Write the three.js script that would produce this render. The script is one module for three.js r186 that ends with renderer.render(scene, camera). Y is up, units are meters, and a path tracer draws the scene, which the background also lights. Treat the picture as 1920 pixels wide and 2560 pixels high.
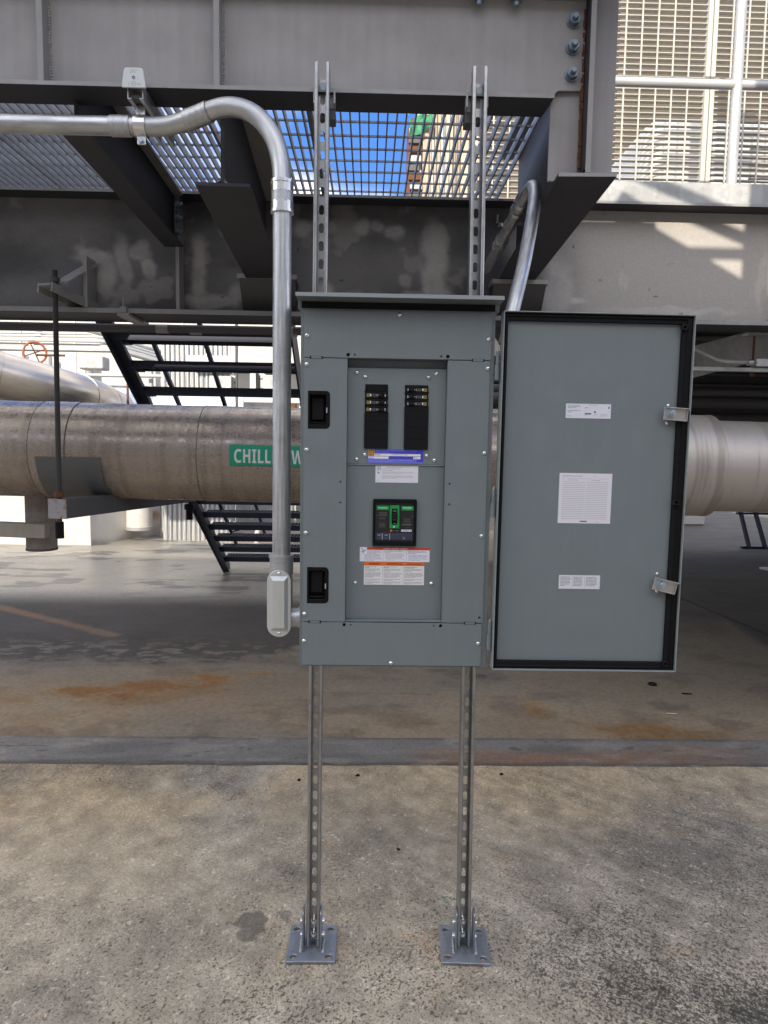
import * as THREE from 'three';
import { RoundedBoxGeometry } from 'three/addons/geometries/RoundedBoxGeometry.js';
import { mergeGeometries, toCreasedNormals } from 'three/addons/utils/BufferGeometryUtils.js';

// ---------------------------------------------------------------- camera, sky, sun, exposure
const scene = new THREE.Scene();
const D2R = Math.PI / 180;
const camera = new THREE.PerspectiveCamera(71.6, 0.75, 0.05, 2000);
camera.position.set(0.12, 1.58, 2.08);
camera.rotation.order = 'YXZ';
camera.rotation.set(-5.4 * D2R, -1.3 * D2R, 0.88 * D2R);
camera.updateMatrixWorld();
const renderer = new THREE.WebGLRenderer({ antialias: true });
renderer.toneMapping = THREE.LinearToneMapping;
renderer.toneMappingExposure = 1.9;
renderer.shadowMap.enabled = true;

// noise -----------------------------------------------------------
function rng(seed) { let s = seed | 0; return () => { s = (s + 0x6d2b79f5) | 0; let t = Math.imul(s ^ (s >>> 15), 1 | s); t = (t + Math.imul(t ^ (t >>> 7), 61 | t)) ^ t; return ((t ^ (t >>> 14)) >>> 0) / 4294967296; }; }
const PERM = new Float32Array(65536); { const r = rng(7); for (let i = 0; i < 65536; i++) PERM[i] = r(); }
function vn(x, y) {
  const xi = Math.floor(x), yi = Math.floor(y), fx = x - xi, fy = y - yi, u = fx * fx * (3 - 2 * fx), v = fy * fy * (3 - 2 * fy);
  const h = (a, b) => { let t = Math.imul(a, 0x27d4eb2d) ^ Math.imul(b, 0x165667b1); t = Math.imul(t ^ (t >>> 15), 0x85ebca6b); return PERM[(t >>> 13) & 65535]; };
  const a = h(xi, yi), b = h(xi + 1, yi), c = h(xi, yi + 1), d = h(xi + 1, yi + 1);
  return a + (b - a) * u + (c - a) * v + (a - b - c + d) * u * v;
}
function fbm(x, y, o = 4) { let s = 0, a = 0.5, n = 0; for (let i = 0; i < o; i++) { s += a * vn(x, y); n += a; a *= 0.5; x = x * 2.03 + 17.3; y = y * 2.03 + 9.1; } return s / n; }
const clamp = (x, a = 0, b = 1) => Math.min(b, Math.max(a, x));
const ss = (a, b, x) => { const t = clamp((x - a) / (b - a)); return t * t * (3 - 2 * t); };
const mix = (a, b, t) => a + (b - a) * t;
const mix3 = (a, b, t) => [mix(a[0], b[0], t), mix(a[1], b[1], t), mix(a[2], b[2], t)];

const SUN = new THREE.Vector3(-0.31, 0.40, 0.86).normalize();
{
  const W = 1024, H = 512, data = new Float32Array(W * H * 4);
  for (let j = 0; j < H; j++) for (let i = 0; i < W; i++) {
    const ph = (i + 0.5) / W * 2 * Math.PI - Math.PI, el = ((j + 0.5) / H - 0.5) * Math.PI;
    const x = Math.cos(ph) * Math.cos(el), z = Math.sin(ph) * Math.cos(el), y = Math.sin(el);
    let c;
    if (y > 0) {
      const s = clamp(x * SUN.x + y * SUN.y + z * SUN.z);
      const hz = Math.pow(1 - y, 4);
      c = mix3([0.032, 0.14, 0.47], [0.27, 0.46, 0.77], hz);
      const glow = 0.5 * Math.pow(s, 6) + 0.9 * Math.pow(s, 40);
      c = [c[0] + glow, c[1] + glow * 0.95, c[2] + glow * 0.85];
      const k = 1 / (y + 0.16), px = x * k * 1.1 + 4.3, pz = z * k * 1.1 + 11.7;
      const d = fbm(px, pz, 6), cov = ss(0.40, 0.57, d) * ss(0.0, 0.1, y);
      const lum = 1.3 + 0.5 * Math.pow(s, 3) - 0.35 * ss(0.6, 0.8, d);
      c = mix3(c, [lum * 1.03, lum * 0.985, lum * 0.93], cov * 0.94);
    } else c = [0.22, 0.21, 0.2];
    const o = (j * W + i) * 4; data[o] = c[0]; data[o + 1] = c[1]; data[o + 2] = c[2]; data[o + 3] = 1;
  }
  const t = new THREE.DataTexture(data, W, H, THREE.RGBAFormat, THREE.FloatType);
  t.mapping = THREE.EquirectangularReflectionMapping; t.magFilter = THREE.LinearFilter; t.minFilter = THREE.LinearFilter; t.needsUpdate = true;
  scene.background = t; scene.environment = t;
}
const sun = new THREE.DirectionalLight(new THREE.Color(1, 0.9, 0.76), 3.2);
sun.target.position.set(0, 1, -4); sun.position.copy(SUN).multiplyScalar(60).add(sun.target.position);
sun.castShadow = true; sun.shadow.radius = 1.6; Object.assign(sun.shadow.camera, { left: -30, right: 30, top: 30, bottom: -30, near: 1, far: 160 }); sun.shadow.mapSize.set(4096, 4096);
scene.add(sun, sun.target);

// ---------------------------------------------------------------- helpers
const names = new Map();
function numbered(n) { const k = names.get(n) ?? 0; names.set(n, k + 1); return k ? n + '_' + String(k).padStart(3, '0') : n; }
function tag(o, label, category, group, kind) { if (label) o.userData.label = label; if (category) o.userData.category = category; if (group) o.userData.group = group; if (kind) o.userData.kind = kind; return o; }
function thing(name, label, category, pos = [0, 0, 0], group) { const o = new THREE.Group(); o.name = numbered(name); o.position.set(...pos); scene.add(o); return tag(o, label, category, group); }
function add(parent, name, geo, mat, pos, rot) {
  const m = new THREE.Mesh(geo, mat); m.name = parent === scene ? numbered(name) : name;
  if (pos) m.position.set(...pos); if (rot) m.rotation.set(...rot);
  m.castShadow = m.receiveShadow = true; parent.add(m); return m;
}
function part(parent, name, pos = [0, 0, 0], rot) { const g = new THREE.Group(); g.name = name; g.position.set(...pos); if (rot) g.rotation.set(...rot); parent.add(g); return g; }
function struct(name, geo, mat, pos, rot) { const m = add(scene, name, geo, mat, pos, rot); m.userData.kind = 'structure'; return m; }
function copyThing(o, pos, label) { const c = o.clone(); c.name = numbered(o.name); scene.add(c); c.position.set(...pos); c.userData = { ...o.userData, label: label ?? o.userData.label }; return c; }
// box-projected uv in metres
function muv(g, s = 1, ox = 0, oy = 0) {
  g = g.index ? g.toNonIndexed() : g; const p = g.attributes.position, n = g.attributes.normal, uv = new Float32Array(p.count * 2);
  for (let i = 0; i < p.count; i++) {
    const ax = Math.abs(n.getX(i)), ay = Math.abs(n.getY(i)), az = Math.abs(n.getZ(i));
    let u, v; if (az >= ax && az >= ay) { u = p.getX(i); v = p.getY(i); } else if (ax >= ay) { u = p.getZ(i); v = p.getY(i); } else { u = p.getX(i); v = p.getZ(i); }
    uv[i * 2] = u * s + ox; uv[i * 2 + 1] = v * s + oy;
  }
  g.setAttribute('uv', new THREE.BufferAttribute(uv, 2)); return g;
}
const box = (w, h, d) => muv(new THREE.BoxGeometry(w, h, d));
const rbox = (w, h, d, r = 0.002, seg = 1) => muv(new RoundedBoxGeometry(w, h, d, seg, Math.min(r, w / 2.01, h / 2.01, d / 2.01)));
// box from corner ranges
function bx(x0, x1, y0, y1, z0, z1, r = 0) { const g = r ? rbox(x1 - x0, y1 - y0, z1 - z0, r) : box(x1 - x0, y1 - y0, z1 - z0); g.translate((x0 + x1) / 2, (y0 + y1) / 2, (z0 + z1) / 2); return g; }
const merge = (l) => mergeGeometries(l.map((g) => { g = g.index ? g.toNonIndexed() : g; for (const k of Object.keys(g.attributes)) if (!['position', 'normal', 'uv'].includes(k)) g.deleteAttribute(k); return g; }));
const cyl = (r, h, n = 20, r2 = r) => new THREE.CylinderGeometry(r2, r, h, n);
const hex = (r, h) => new THREE.CylinderGeometry(r, r, h, 6).toNonIndexed();
function cylZ(r, h, n = 20, r2 = r) { return new THREE.CylinderGeometry(r2, r, h, n).rotateX(Math.PI / 2); }
function cylX(r, h, n = 20) { return new THREE.CylinderGeometry(r, r, h, n).rotateZ(Math.PI / 2); }
const V = (a) => new THREE.Vector3(...a);
function between(a, b, r, n = 16, name) { const A = V(a), B = V(b), d = B.clone().sub(A), g = new THREE.CylinderGeometry(r, r, d.length(), n); g.applyQuaternion(new THREE.Quaternion().setFromUnitVectors(new THREE.Vector3(0, 1, 0), d.normalize())); g.translate(...A.add(B).multiplyScalar(0.5).toArray()); return g; }
// a rectangular bar from a to b (w across, h up)
function bar(a, b, w, h) { const A = V(a), B = V(b), L = A.distanceTo(B), g = box(w, h, L); const m = new THREE.Matrix4().lookAt(A, B, new THREE.Vector3(0, 1, 0)); g.applyMatrix4(m); g.translate(...A.add(B).multiplyScalar(0.5).toArray()); return g; }
function rectShape(x0, x1, y0, y1, r = 0) {
  const s = new THREE.Shape();
  if (!r) { s.moveTo(x0, y0); s.lineTo(x1, y0); s.lineTo(x1, y1); s.lineTo(x0, y1); s.closePath(); return s; }
  s.moveTo(x0 + r, y0); s.lineTo(x1 - r, y0); s.absarc(x1 - r, y0 + r, r, -Math.PI / 2, 0); s.lineTo(x1, y1 - r); s.absarc(x1 - r, y1 - r, r, 0, Math.PI / 2); s.lineTo(x0 + r, y1); s.absarc(x0 + r, y1 - r, r, Math.PI / 2, Math.PI); s.lineTo(x0, y0 + r); s.absarc(x0 + r, y0 + r, r, Math.PI, 1.5 * Math.PI); return s;
}
function circ(x, y, r) { const p = new THREE.Path(); p.absarc(x, y, r, 0, 2 * Math.PI); return p; }
function ext(shape, depth, z = 0, bevel = 0, seg = 6) { const g = new THREE.ExtrudeGeometry(shape, { depth: depth - 2 * bevel, bevelEnabled: bevel > 0, bevelThickness: bevel, bevelSize: bevel, bevelOffset: -bevel, bevelSegments: 1, curveSegments: seg }); g.translate(0, 0, z + bevel); return g; }

// ---------------------------------------------------------------- textures
function tex(w, h, fn, srgb = true, wrap = THREE.RepeatWrapping) {
  const d = new Uint8Array(w * h * 4);
  for (let j = 0; j < h; j++) for (let i = 0; i < w; i++) {
    const c = fn((i + 0.5) / w, (j + 0.5) / h, i, j), o = (j * w + i) * 4;
    for (let k = 0; k < 3; k++) { const v = clamp(Array.isArray(c) ? c[k] : c); d[o + k] = 255 * (srgb ? (v < 0.0031308 ? v * 12.92 : 1.055 * Math.pow(v, 1 / 2.4) - 0.055) : v); }
    d[o + 3] = 255;
  }
  const t = new THREE.DataTexture(d, w, h); t.wrapS = t.wrapT = wrap; t.magFilter = THREE.LinearFilter; t.minFilter = THREE.LinearMipmapLinearFilter; t.generateMipmaps = true;
  if (srgb) t.colorSpace = THREE.SRGBColorSpace; t.needsUpdate = true; return t;
}
function rep(t, x, y) { const c = t.clone(); c.repeat.set(x, y); c.needsUpdate = true; return c; }
function canvasTex(w, h, draw) { const c = document.createElement('canvas'); c.width = w; c.height = h; const g = c.getContext('2d'); draw(g, w, h); const t = new THREE.CanvasTexture(c); t.colorSpace = THREE.SRGBColorSpace; t.anisotropy = 8; return t; }
const mat = (c, rough = 0.6, metal = 0, o = {}) => new THREE.MeshStandardMaterial({ color: Array.isArray(c) ? new THREE.Color().setRGB(...c) : new THREE.Color(c), roughness: rough, metalness: metal, ...o });
const WHITE = 0xffffff;

// mirrored noise sample so that tiles join
const mir = (u) => 1 - Math.abs(2 * u - 1);
const steelTone = tex(512, 512, (u, v) => {
  const a = mir(u), b = mir(v), n = fbm(a * 5 + 3, b * 5 + 8, 5), f = vn(a * 240, b * 240), st = fbm(a * 30 + 40, b * 2 + 5, 3), sp = vn(a * 120 + 9, b * 120) > 0.93 ? 0.06 : 0;
  const k = 0.84 + 0.22 * (n - 0.5) + 0.05 * (f - 0.5) + 0.12 * (st - 0.5) + sp; return [k, k, k];
});
const rough1 = tex(256, 256, (u, v) => { const a = mir(u), b = mir(v); return 0.5 + 0.5 * (fbm(a * 8, b * 8, 5) - 0.5) + 0.25 * (vn(a * 100, b * 100) - 0.5); }, false);
const galvTone = tex(512, 512, (u, v) => {
  const a = mir(u), b = mir(v); let cell = 0, best = 9; const X = a * 26, Y = b * 26, xi = Math.floor(X), yi = Math.floor(Y);
  for (let p = -1; p < 2; p++) for (let q = -1; q < 2; q++) { const i = xi + p, j = yi + q, r1 = PERM[(i * 131 + j * 977) & 65535], r2 = PERM[(i * 613 + j * 379 + 77) & 65535], dx = i + r1 - X, dy = j + r2 - Y, d = dx * dx + dy * dy; if (d < best) { best = d; cell = PERM[(i * 37 + j * 5171 + 5) & 65535]; } }
  const k = 0.78 + 0.16 * (cell - 0.5) + 0.3 * (fbm(a * 4, b * 4, 4) - 0.5); return [k, k, k * 1.01];
});

const M = {};
M.steel = mat([0.40, 0.388, 0.386], 0.62, 0.15, { map: steelTone, bumpMap: steelTone, bumpScale: 0.0006 });
M.steelDark = mat([0.11, 0.108, 0.112], 0.7, 0.1, { map: steelTone });
M.steelEdge = mat([0.36, 0.36, 0.355], 0.6, 0.2, { map: steelTone });
M.galv = mat([0.62, 0.63, 0.64], 0.42, 0.75, { map: galvTone });
M.galvDull = mat([0.5, 0.51, 0.5], 0.6, 0.35, { map: galvTone });
M.bar = mat([0.4, 0.42, 0.445], 0.5, 0.5, { map: galvTone });
M.zinc = mat([0.78, 0.79, 0.78], 0.25, 0.9);
M.zincBlue = mat([0.5, 0.58, 0.64], 0.3, 0.8);
M.bluebolt = mat([0.2, 0.25, 0.3], 0.45, 0.55);
const phys = (c, r, spec) => new THREE.MeshPhysicalMaterial({ color: new THREE.Color().setRGB(...c), roughness: r, metalness: 0, specularIntensity: spec });
M.black = phys([0.006, 0.006, 0.0065], 0.5, 0.3);
M.blackMatte = phys([0.009, 0.009, 0.01], 0.8, 0.35);
M.plastic = phys([0.012, 0.012, 0.013], 0.4, 0.4);
const peel = tex(256, 256, (u, v) => 0.5 + 0.5 * (fbm(mir(u) * 60, mir(v) * 60, 2) - 0.5), false);
const paintTone = tex(1024, 1024, (u, v) => { // dust, smudges and a few scuffs on powder coat
  const a = mir(u), b = mir(v), n = fbm(a * 5, b * 5, 5), st = fbm(a * 46 + 9, b * 2.2 + 4, 4), sm = fbm(a * 9 + 50, b * 7 + 20, 4);
  let k = 0.93 + 0.07 * (n - 0.5) + 0.05 * (st - 0.5) + 0.025 * (vn(a * 300, b * 300) - 0.5); let d = 0.35 * ss(0.58, 0.76, sm) * ss(0.3, 0.6, n);
  const sc = ss(0.985, 1, vn(a * 90 + b * 14 + 7, b * 6)) * ss(0.55, 0.7, fbm(a * 12 + 3, b * 12, 3)); if (vn(a * 260 + 7, b * 260) > 0.99) d += 0.35; d += 0.5 * sc;
  return mix3([k, k, k], [1.12, 1.1, 1.05], clamp(d) * 0.3); });
const paintRough = tex(512, 512, (u, v) => { const a = mir(u), b = mir(v); return clamp(0.40 + 0.16 * (fbm(a * 7, b * 7, 4) - 0.5) + 0.12 * ss(0.55, 0.75, fbm(a * 9 + 50, b * 7 + 20, 4)), 0.2); }, false);
M.paint = mat([0.178, 0.21, 0.216], 1, 0, { map: rep(paintTone, 1.3, 1.3), roughnessMap: rep(paintRough, 1.3, 1.3), bumpMap: rep(peel, 8, 8), bumpScale: 0.00006 });
M.paintEdge = mat([0.27, 0.3, 0.305], 0.5);
M.white = mat([0.78, 0.78, 0.76], 0.5);
M.whiteMetal = mat([0.7, 0.7, 0.68], 0.5, 0.1);
M.rust = mat([0.16, 0.06, 0.025], 0.9, 0, { map: steelTone });
M.navy = mat([0.026, 0.034, 0.062], 0.55, 0.1);
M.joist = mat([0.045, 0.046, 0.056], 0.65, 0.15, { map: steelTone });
M.paper = mat([0.75, 0.75, 0.77], 0.6);

// ---------------------------------------------------------------- ground
const blob = (x, z, cx, cz, rx, rz, rot = 0) => { const c = Math.cos(rot), s = Math.sin(rot), dx = x - cx, dz = z - cz, a = (dx * c + dz * s) / rx, b = (-dx * s + dz * c) / rz; return Math.exp(-(a * a + b * b)); };
const segd = (x, z, ax, az, bx2, bz) => { const dx = bx2 - ax, dz = bz - az, t = clamp(((x - ax) * dx + (z - az) * dz) / (dx * dx + dz * dz)); return Math.hypot(x - ax - dx * t, z - az - dz * t); };
const WETDARK = (x, z) => { // how dark the rear slab is: worn damp area left, darker tone right
  const n = fbm(x * 0.9 + 5, z * 0.9 + 3, 5), m = fbm(x * 5, z * 9, 4);
  let w = ss(-2.75, -3.3, z + (n - 0.5) * 1.6 + (m - 0.5) * 0.7) * (1 - 0.8 * ss(-4.9, -5.8, z + (n - 0.5)));
  w *= ss(1.6, 0.2, x + (n - 0.5) * 1.5);
  w = Math.max(w, 0.8 * ss(-1.6, -3.2, z + (n - 0.5)) * ss(3.35, 3.5, x + 0.1 * (z + 4)));
  w = Math.max(w, 0.72 * ss(-3.4, -4.6, z + (n - 0.5) * 1.5) * ss(0.9, 1.9, x + (n - 0.5)) * (1 - ss(-9.5, -11.5, z)));
  return clamp(w);
};
{
  const X0 = -7, X1 = 7, Z0 = -15.6, Z1 = -1.6, N = 2048;
  const rearCol = tex(N, N, (u, v) => {
    const x = mix(X0, X1, u), z = mix(Z0, Z1, v);
    const n1 = fbm(x * 0.7, z * 0.7, 4), n2 = fbm(x * 4, z * 6 + 20, 4), f = vn(x * 60, z * 60), f2 = vn(x * 130, z * 130);
    let c = mix3([0.225, 0.178, 0.128], [0.32, 0.26, 0.19], n1); c = mix3(c, [0.165, 0.14, 0.113], ss(-1.75, -2.7, z + 0.5 * (n1 - 0.5)) * 0.85); c = mix3(c, [0.2, 0.172, 0.14], ss(0.5, 0.68, fbm(x * 2.1 + 70, z * 3.3, 5)) * 0.7);
    c = mix3(c, [0.12, 0.1, 0.083], 0.6 * ss(0.5, 0.72, n2));
    const w = WETDARK(x, z); c = mix3(c, [0.038, 0.035, 0.036], w * 0.94);
    const flake = ss(0.5, 0.6, fbm(x * 11 + 31, z * 19, 5)) * w * (1 - ss(-3.1, -3.6, z + 0.5 * (n1 - 0.5))); c = mix3(c, [0.17, 0.145, 0.12], flake * 0.7);
    const wetGlare = ss(-4.6, -5.6, z) * ss(1, -0.5, x); c = mix3(c, [0.38, 0.36, 0.335], wetGlare * 0.75);  // pale colour stands in for sky glare on the wet concrete
    c = mix3(c, [0.1, 0.1, 0.105], wetGlare * ss(0.56, 0.66, fbm(x * 2.2 + 9, z * 5 + 3, 4)) * 0.8);
    const warp = (fbm(x * 6, z * 6 + 50, 4) - 0.5) * 0.25;
    let r = 1.1 * blob(x, z + warp, -1.25, -2.43, 0.36, 0.09, -0.2) + 0.75 * blob(x, z + warp, -0.85, -2.62, 0.33, 0.07, -0.3) + 0.8 * blob(x, z + warp, -1.6, -2.3, 0.25, 0.08, 0.1) + 0.35 * blob(x, z, -1.3, -2.3, 1.0, 0.4)
      + 0.55 * blob(x, z, 1.16, -2.09, 0.07, 0.13) + 0.45 * blob(x, z + warp, 1.75, -1.72, 0.5, 0.12) + 0.25 * blob(x, z, -2.1, -1.9, 0.7, 0.4) + 0.22 * blob(x, z, 0.9, -1.8, 0.9, 0.2);
    r = clamp(r * (0.45 + 1.0 * ss(0.3, 0.7, n2)) * (0.7 + 0.6 * fbm(x * 30, z * 40, 3))); c = mix3(c, [0.235, 0.135, 0.05], clamp(r * 1.2, 0, 0.75)); c = mix3(c, [0.2, 0.085, 0.018], ss(0.45, 1.0, r + 0.25 * (fbm(x * 40, z * 50, 3) - 0.5)) * 0.75);
    c = mix3(c, [0.1, 0.095, 0.09], 0.5 * blob(x, z, 0.72, -2.5, 0.16, 0.08) + 0.4 * blob(x, z, -0.35, -2.9, 0.6, 0.12));
    const ln = segd(x, z, -3.6, -4.75, -1.94, -3.64); c = mix3(c, [0.19, 0.115, 0.075], 0.6 * ss(0.09, 0.02, ln + (n2 - 0.5) * 0.05));
    const ck = Math.min(segd(x, z, 3.45, -5.6, 3.6, -3.6), segd(x, z, 3.6, -3.6, 4.1, -1.6)); c = mix3(c, [0.03, 0.03, 0.03], ss(0.03, 0.012, ck));
    const ck2 = Math.abs(z + 2.32 + 0.015 * (fbm(x * 8, 3, 3) - 0.5)); if (x > -0.2 && x < 0.55) c = mix3(c, [0.1, 0.09, 0.08], 0.8 * ss(0.009, 0.003, ck2));
    const k = 0.86 + 0.28 * (f - 0.5) + 0.28 * f2 * 0.5 + (vn(x * 42 + 7, z * 42) > 0.9 ? -0.15 : 0);
    return [c[0] * k, c[1] * k * 0.985, c[2] * k * 0.9];
  }, true, THREE.MirroredRepeatWrapping);
  const rearRough = tex(512, 512, (u, v) => { const x = mix(X0, X1, u), z = mix(Z0, Z1, v), n = fbm(x * 3, z * 5, 4); return clamp(0.88 - 0.5 * ss(-4.6, -5.6, z) * ss(2, -0.5, x) + 0.25 * (n - 0.5), 0.32, 1); }, false, THREE.MirroredRepeatWrapping);
  const g = new THREE.PlaneGeometry(1200, 1200, 60, 60).rotateX(-Math.PI / 2), p = g.attributes.position, uv = g.attributes.uv;
  for (let i = 0; i < p.count; i++) uv.setXY(i, (p.getX(i) - X0) / (X1 - X0), (p.getZ(i) - Z0) / (Z1 - Z0));
  struct('ground', g, mat(WHITE, 1, 0, { map: rearCol, roughnessMap: rearRough, bumpMap: rearCol, bumpScale: 0.002 }));
}
{
  // front slab: exposed aggregate
  const X0 = -2.4, X1 = 2.72, Z0 = -1.31, Z1 = 1.25, W = 2048, H = 1024, hgt = new Float32Array(W * H);
  const R = rng(5);
  const col = tex(W, H, (u, v, i, j) => {
    const x = mix(X0, X1, u), z = mix(Z0, Z1, v);
    const n1 = fbm(x * 1.4 + 2, z * 1.4 + 6, 4), n2 = fbm(x * 6 + 12, z * 6, 4), n3 = fbm(x * 34, z * 34 + 4, 3), f = vn(x * 170, z * 170), f2 = R();
    const n0 = fbm(x * 0.8 + 20, z * 0.8 + 2, 3), nw = fbm(x * 2.6 + 7, z * 2.6 + 31, 5), wx = x + 0.35 * (nw - 0.5), wz = z + 0.35 * (n2 - 0.5);
    let c = mix3([0.385, 0.345, 0.29], [0.47, 0.415, 0.335], n2);
    c = mix3(c, [0.47, 0.375, 0.255], clamp(0.75 * ss(-0.55, -1.25, wz) + 0.55 * blob(wx, wz, -1.3, -0.85, 0.8, 0.55) + 0.5 * blob(wx, wz, 1.0, -0.9, 0.7, 0.35)));
    c = mix3(c, [0.50, 0.46, 0.39], 0.8 * ss(0.55, 0.72, nw) * ss(0.3, 0.6, n1));
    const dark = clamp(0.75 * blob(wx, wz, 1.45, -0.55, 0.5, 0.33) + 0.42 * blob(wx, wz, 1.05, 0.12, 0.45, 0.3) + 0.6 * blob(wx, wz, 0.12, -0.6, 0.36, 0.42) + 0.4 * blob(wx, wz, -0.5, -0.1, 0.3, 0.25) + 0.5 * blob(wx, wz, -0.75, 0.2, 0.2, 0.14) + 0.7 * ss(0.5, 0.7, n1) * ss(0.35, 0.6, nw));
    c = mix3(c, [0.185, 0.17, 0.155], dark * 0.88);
    const ax = x * 0.8 + z * 0.6, az = -x * 0.6 + z * 0.8;
    const dens = 0.1 * (dark - 0.4) + 0.2 * (n2 - 0.5) + 0.4 * (n1 - 0.5) + 0.07 * ss(0.2, 1.0, x) + 0.09 * ss(-0.7, 0.2, z) - 0.1;
    const pit = clamp(Math.max(ss(0.60, 0.80, (0.6 * vn(x * 310 + z * 90, z * 230) + 0.4 * f2) + dens), 0.8 * ss(0.70, 0.84, vn(x * 165 + z * 40 + 3, z * 118) + dens), ss(0.3, 0.9, x) * ss(0.70, 0.85, 0.75 * vn(ax * 75 + 8, az * 260) + 0.25 * f2 + dens + 0.05)));
    const stone = Math.max(ss(0.84, 0.93, vn(x * 95 + 40, z * 95 + 9)), ss(0.9, 0.97, vn(x * 190 + 4, z * 190)));
    c = mix3(c, [0.04, 0.037, 0.034], pit * (0.66 + 0.3 * ss(-0.9, 0.2, z)));
    c = mix3(c, [0.72, 0.67, 0.6], stone * 0.55 * (1 - pit));
    const rs = vn(x * 12 + 90, z * 12) > 0.93 ? vn(x * 50, z * 50) : 0; c = mix3(c, [0.4, 0.22, 0.08], 0.35 * rs);
    hgt[j * W + i] = clamp(0.5 - 0.4 * pit + 0.25 * stone + 0.3 * (f - 0.5) + 0.4 * (n3 - 0.5));
    const px2 = (a2) => Math.min(Math.abs(x - a2), 9); const ring = Math.max(blob(x, z, -0.037, -0.03, 0.14, 0.13), blob(x, z, 0.441, -0.02, 0.14, 0.13)); c = mix3(c, [0.34, 0.2, 0.1], 0.4 * ring * ss(0.5, 0.75, fbm(x * 22, z * 22 + 9, 3)));
    const spot = Math.max(ss(0.06, 0.045, Math.hypot((x + 0.245) * 1.1, (z + 0.125) * 0.75) + 0.03 * (vn(x * 40, z * 40) - 0.5)), 0.7 * ss(0.035, 0.02, Math.hypot(x + 0.141, (z + 0.171) * 0.8) + 0.02 * (vn(x * 60, z * 60) - 0.5)));
    c = mix3(c, [0.085, 0.08, 0.075], spot * 0.75);
    const md = fbm(x * 16 + 3, z * 13 + 77, 4), dg = fbm(ax * 9, az * 34 + 5, 4); const k = (0.72 + 0.34 * f + 0.3 * (f2 - 0.5)) * (1 + 0.75 * (md - 0.5) + 0.5 * (dg - 0.5) * ss(-0.3, 0.8, x)); return [c[0] * k * 1.03, c[1] * k, c[2] * k * 0.9];
  }, true, THREE.MirroredRepeatWrapping);
  const bump = tex(W, H, (u, v, i, j) => hgt[j * W + i], false, THREE.MirroredRepeatWrapping);
  const g = new THREE.PlaneGeometry(24, 24, 8, 8).rotateX(-Math.PI / 2); g.translate(0, 0.004, -1.31 + 12);
  const p = g.attributes.position, uv = g.attributes.uv;
  for (let i = 0; i < p.count; i++) uv.setXY(i, (p.getX(i) - X0) / (X1 - X0), (p.getZ(i) - Z0) / (Z1 - Z0));
  struct('concrete_slab', g, mat(WHITE, 0.92, 0, { map: col, bumpMap: bump, bumpScale: 0.004 }));
}
{
  const X0 = -4, X1 = 4.2, Z0 = -1.62, Z1 = -1.28;
  const col = tex(2048, 128, (u, v) => {
    const x = mix(X0, X1, u), z = mix(Z0, Z1, v), n = fbm(x * 3, z * 9, 4), n2 = fbm(x * 12, z * 20, 3), f = vn(x * 120, z * 120);
    let c = mix3([0.135, 0.13, 0.125], [0.2, 0.19, 0.18], n);
    const r = ss(0.28, 0.5, x) * ss(2.4, 1.4, x) * ss(-1.5, -1.38, z) * (0.35 + 0.6 * n2) + 0.5 * blob(x, z, 1.85, -1.47, 0.25, 0.06) + 0.8 * ss(0.012, 0.004, Math.abs(z + 1.462)) * ss(0.3, 0.4, x) * ss(1.6, 1.0, x) * n2;
    c = mix3(c, [0.24, 0.12, 0.055], clamp(r, 0, 0.75));
    c = mix3(c, [0.04, 0.04, 0.04], 0.8 * ss(0.006, 0.002, Math.abs(z + 1.481 + 0.004 * (n2 - 0.5))) * ss(-0.9, -1.2, x + n2));
    c = mix3(c, [0.06, 0.058, 0.055], 0.7 * ss(0.72, 0.8, fbm(x * 10 + 8, z * 26, 3)));
    c = mix3(c, [0.075, 0.068, 0.06], 0.7 * ss(0.035, 0.0, Math.min(z + 1.603, -1.295 - z) + 0.03 * (n2 - 0.5))); c = mix3(c, [0.27, 0.25, 0.22], 0.5 * ss(0.56, 0.72, fbm(x * 5 + 90, z * 12 + 4, 4))); c = mix3(c, [0.1, 0.092, 0.085], 0.6 * ss(0.5, 0.7, fbm(x * 1.7 + 33, z * 8, 4)));
    const k = 0.82 + 0.36 * f; return [c[0] * k, c[1] * k * 0.98, c[2] * k * 0.9];
  }, true, THREE.MirroredRepeatWrapping);
  // wavering edges, laid a little above the slabs
  const n = 260, pos = [], uv = [], idx = [];
  for (let i = 0; i <= n; i++) {
    const x = mix(-12, 12, i / n) + 0; const sl = x * -0.002, e = (s) => (fbm(x * 4 + s, s, 3) - 0.5) * 0.03;
    const za = -1.295 + sl + e(3), zb = -1.603 + sl + e(11);
    for (const [y, z] of [[0.004, za + 0.006], [0.012, za], [0.012, zb], [0.0, zb - 0.006]]) { pos.push(x, y, z); uv.push((x - X0) / (X1 - X0), (z - Z0) / (Z1 - Z0)); }
    if (i < n) for (let k = 0; k < 3; k++) { const a = i * 4 + k, b = a + 4; idx.push(a, b, a + 1, b, b + 1, a + 1); }
  }
  const g = new THREE.BufferGeometry(); g.setAttribute('position', new THREE.Float32BufferAttribute(pos, 3)); g.setAttribute('uv', new THREE.Float32BufferAttribute(uv, 2)); g.setIndex(idx); g.computeVertexNormals();
  struct('concrete_strip', g, mat(WHITE, 0.8, 0, { map: col, bumpMap: col, bumpScale: 0.002 }));
}

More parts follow.
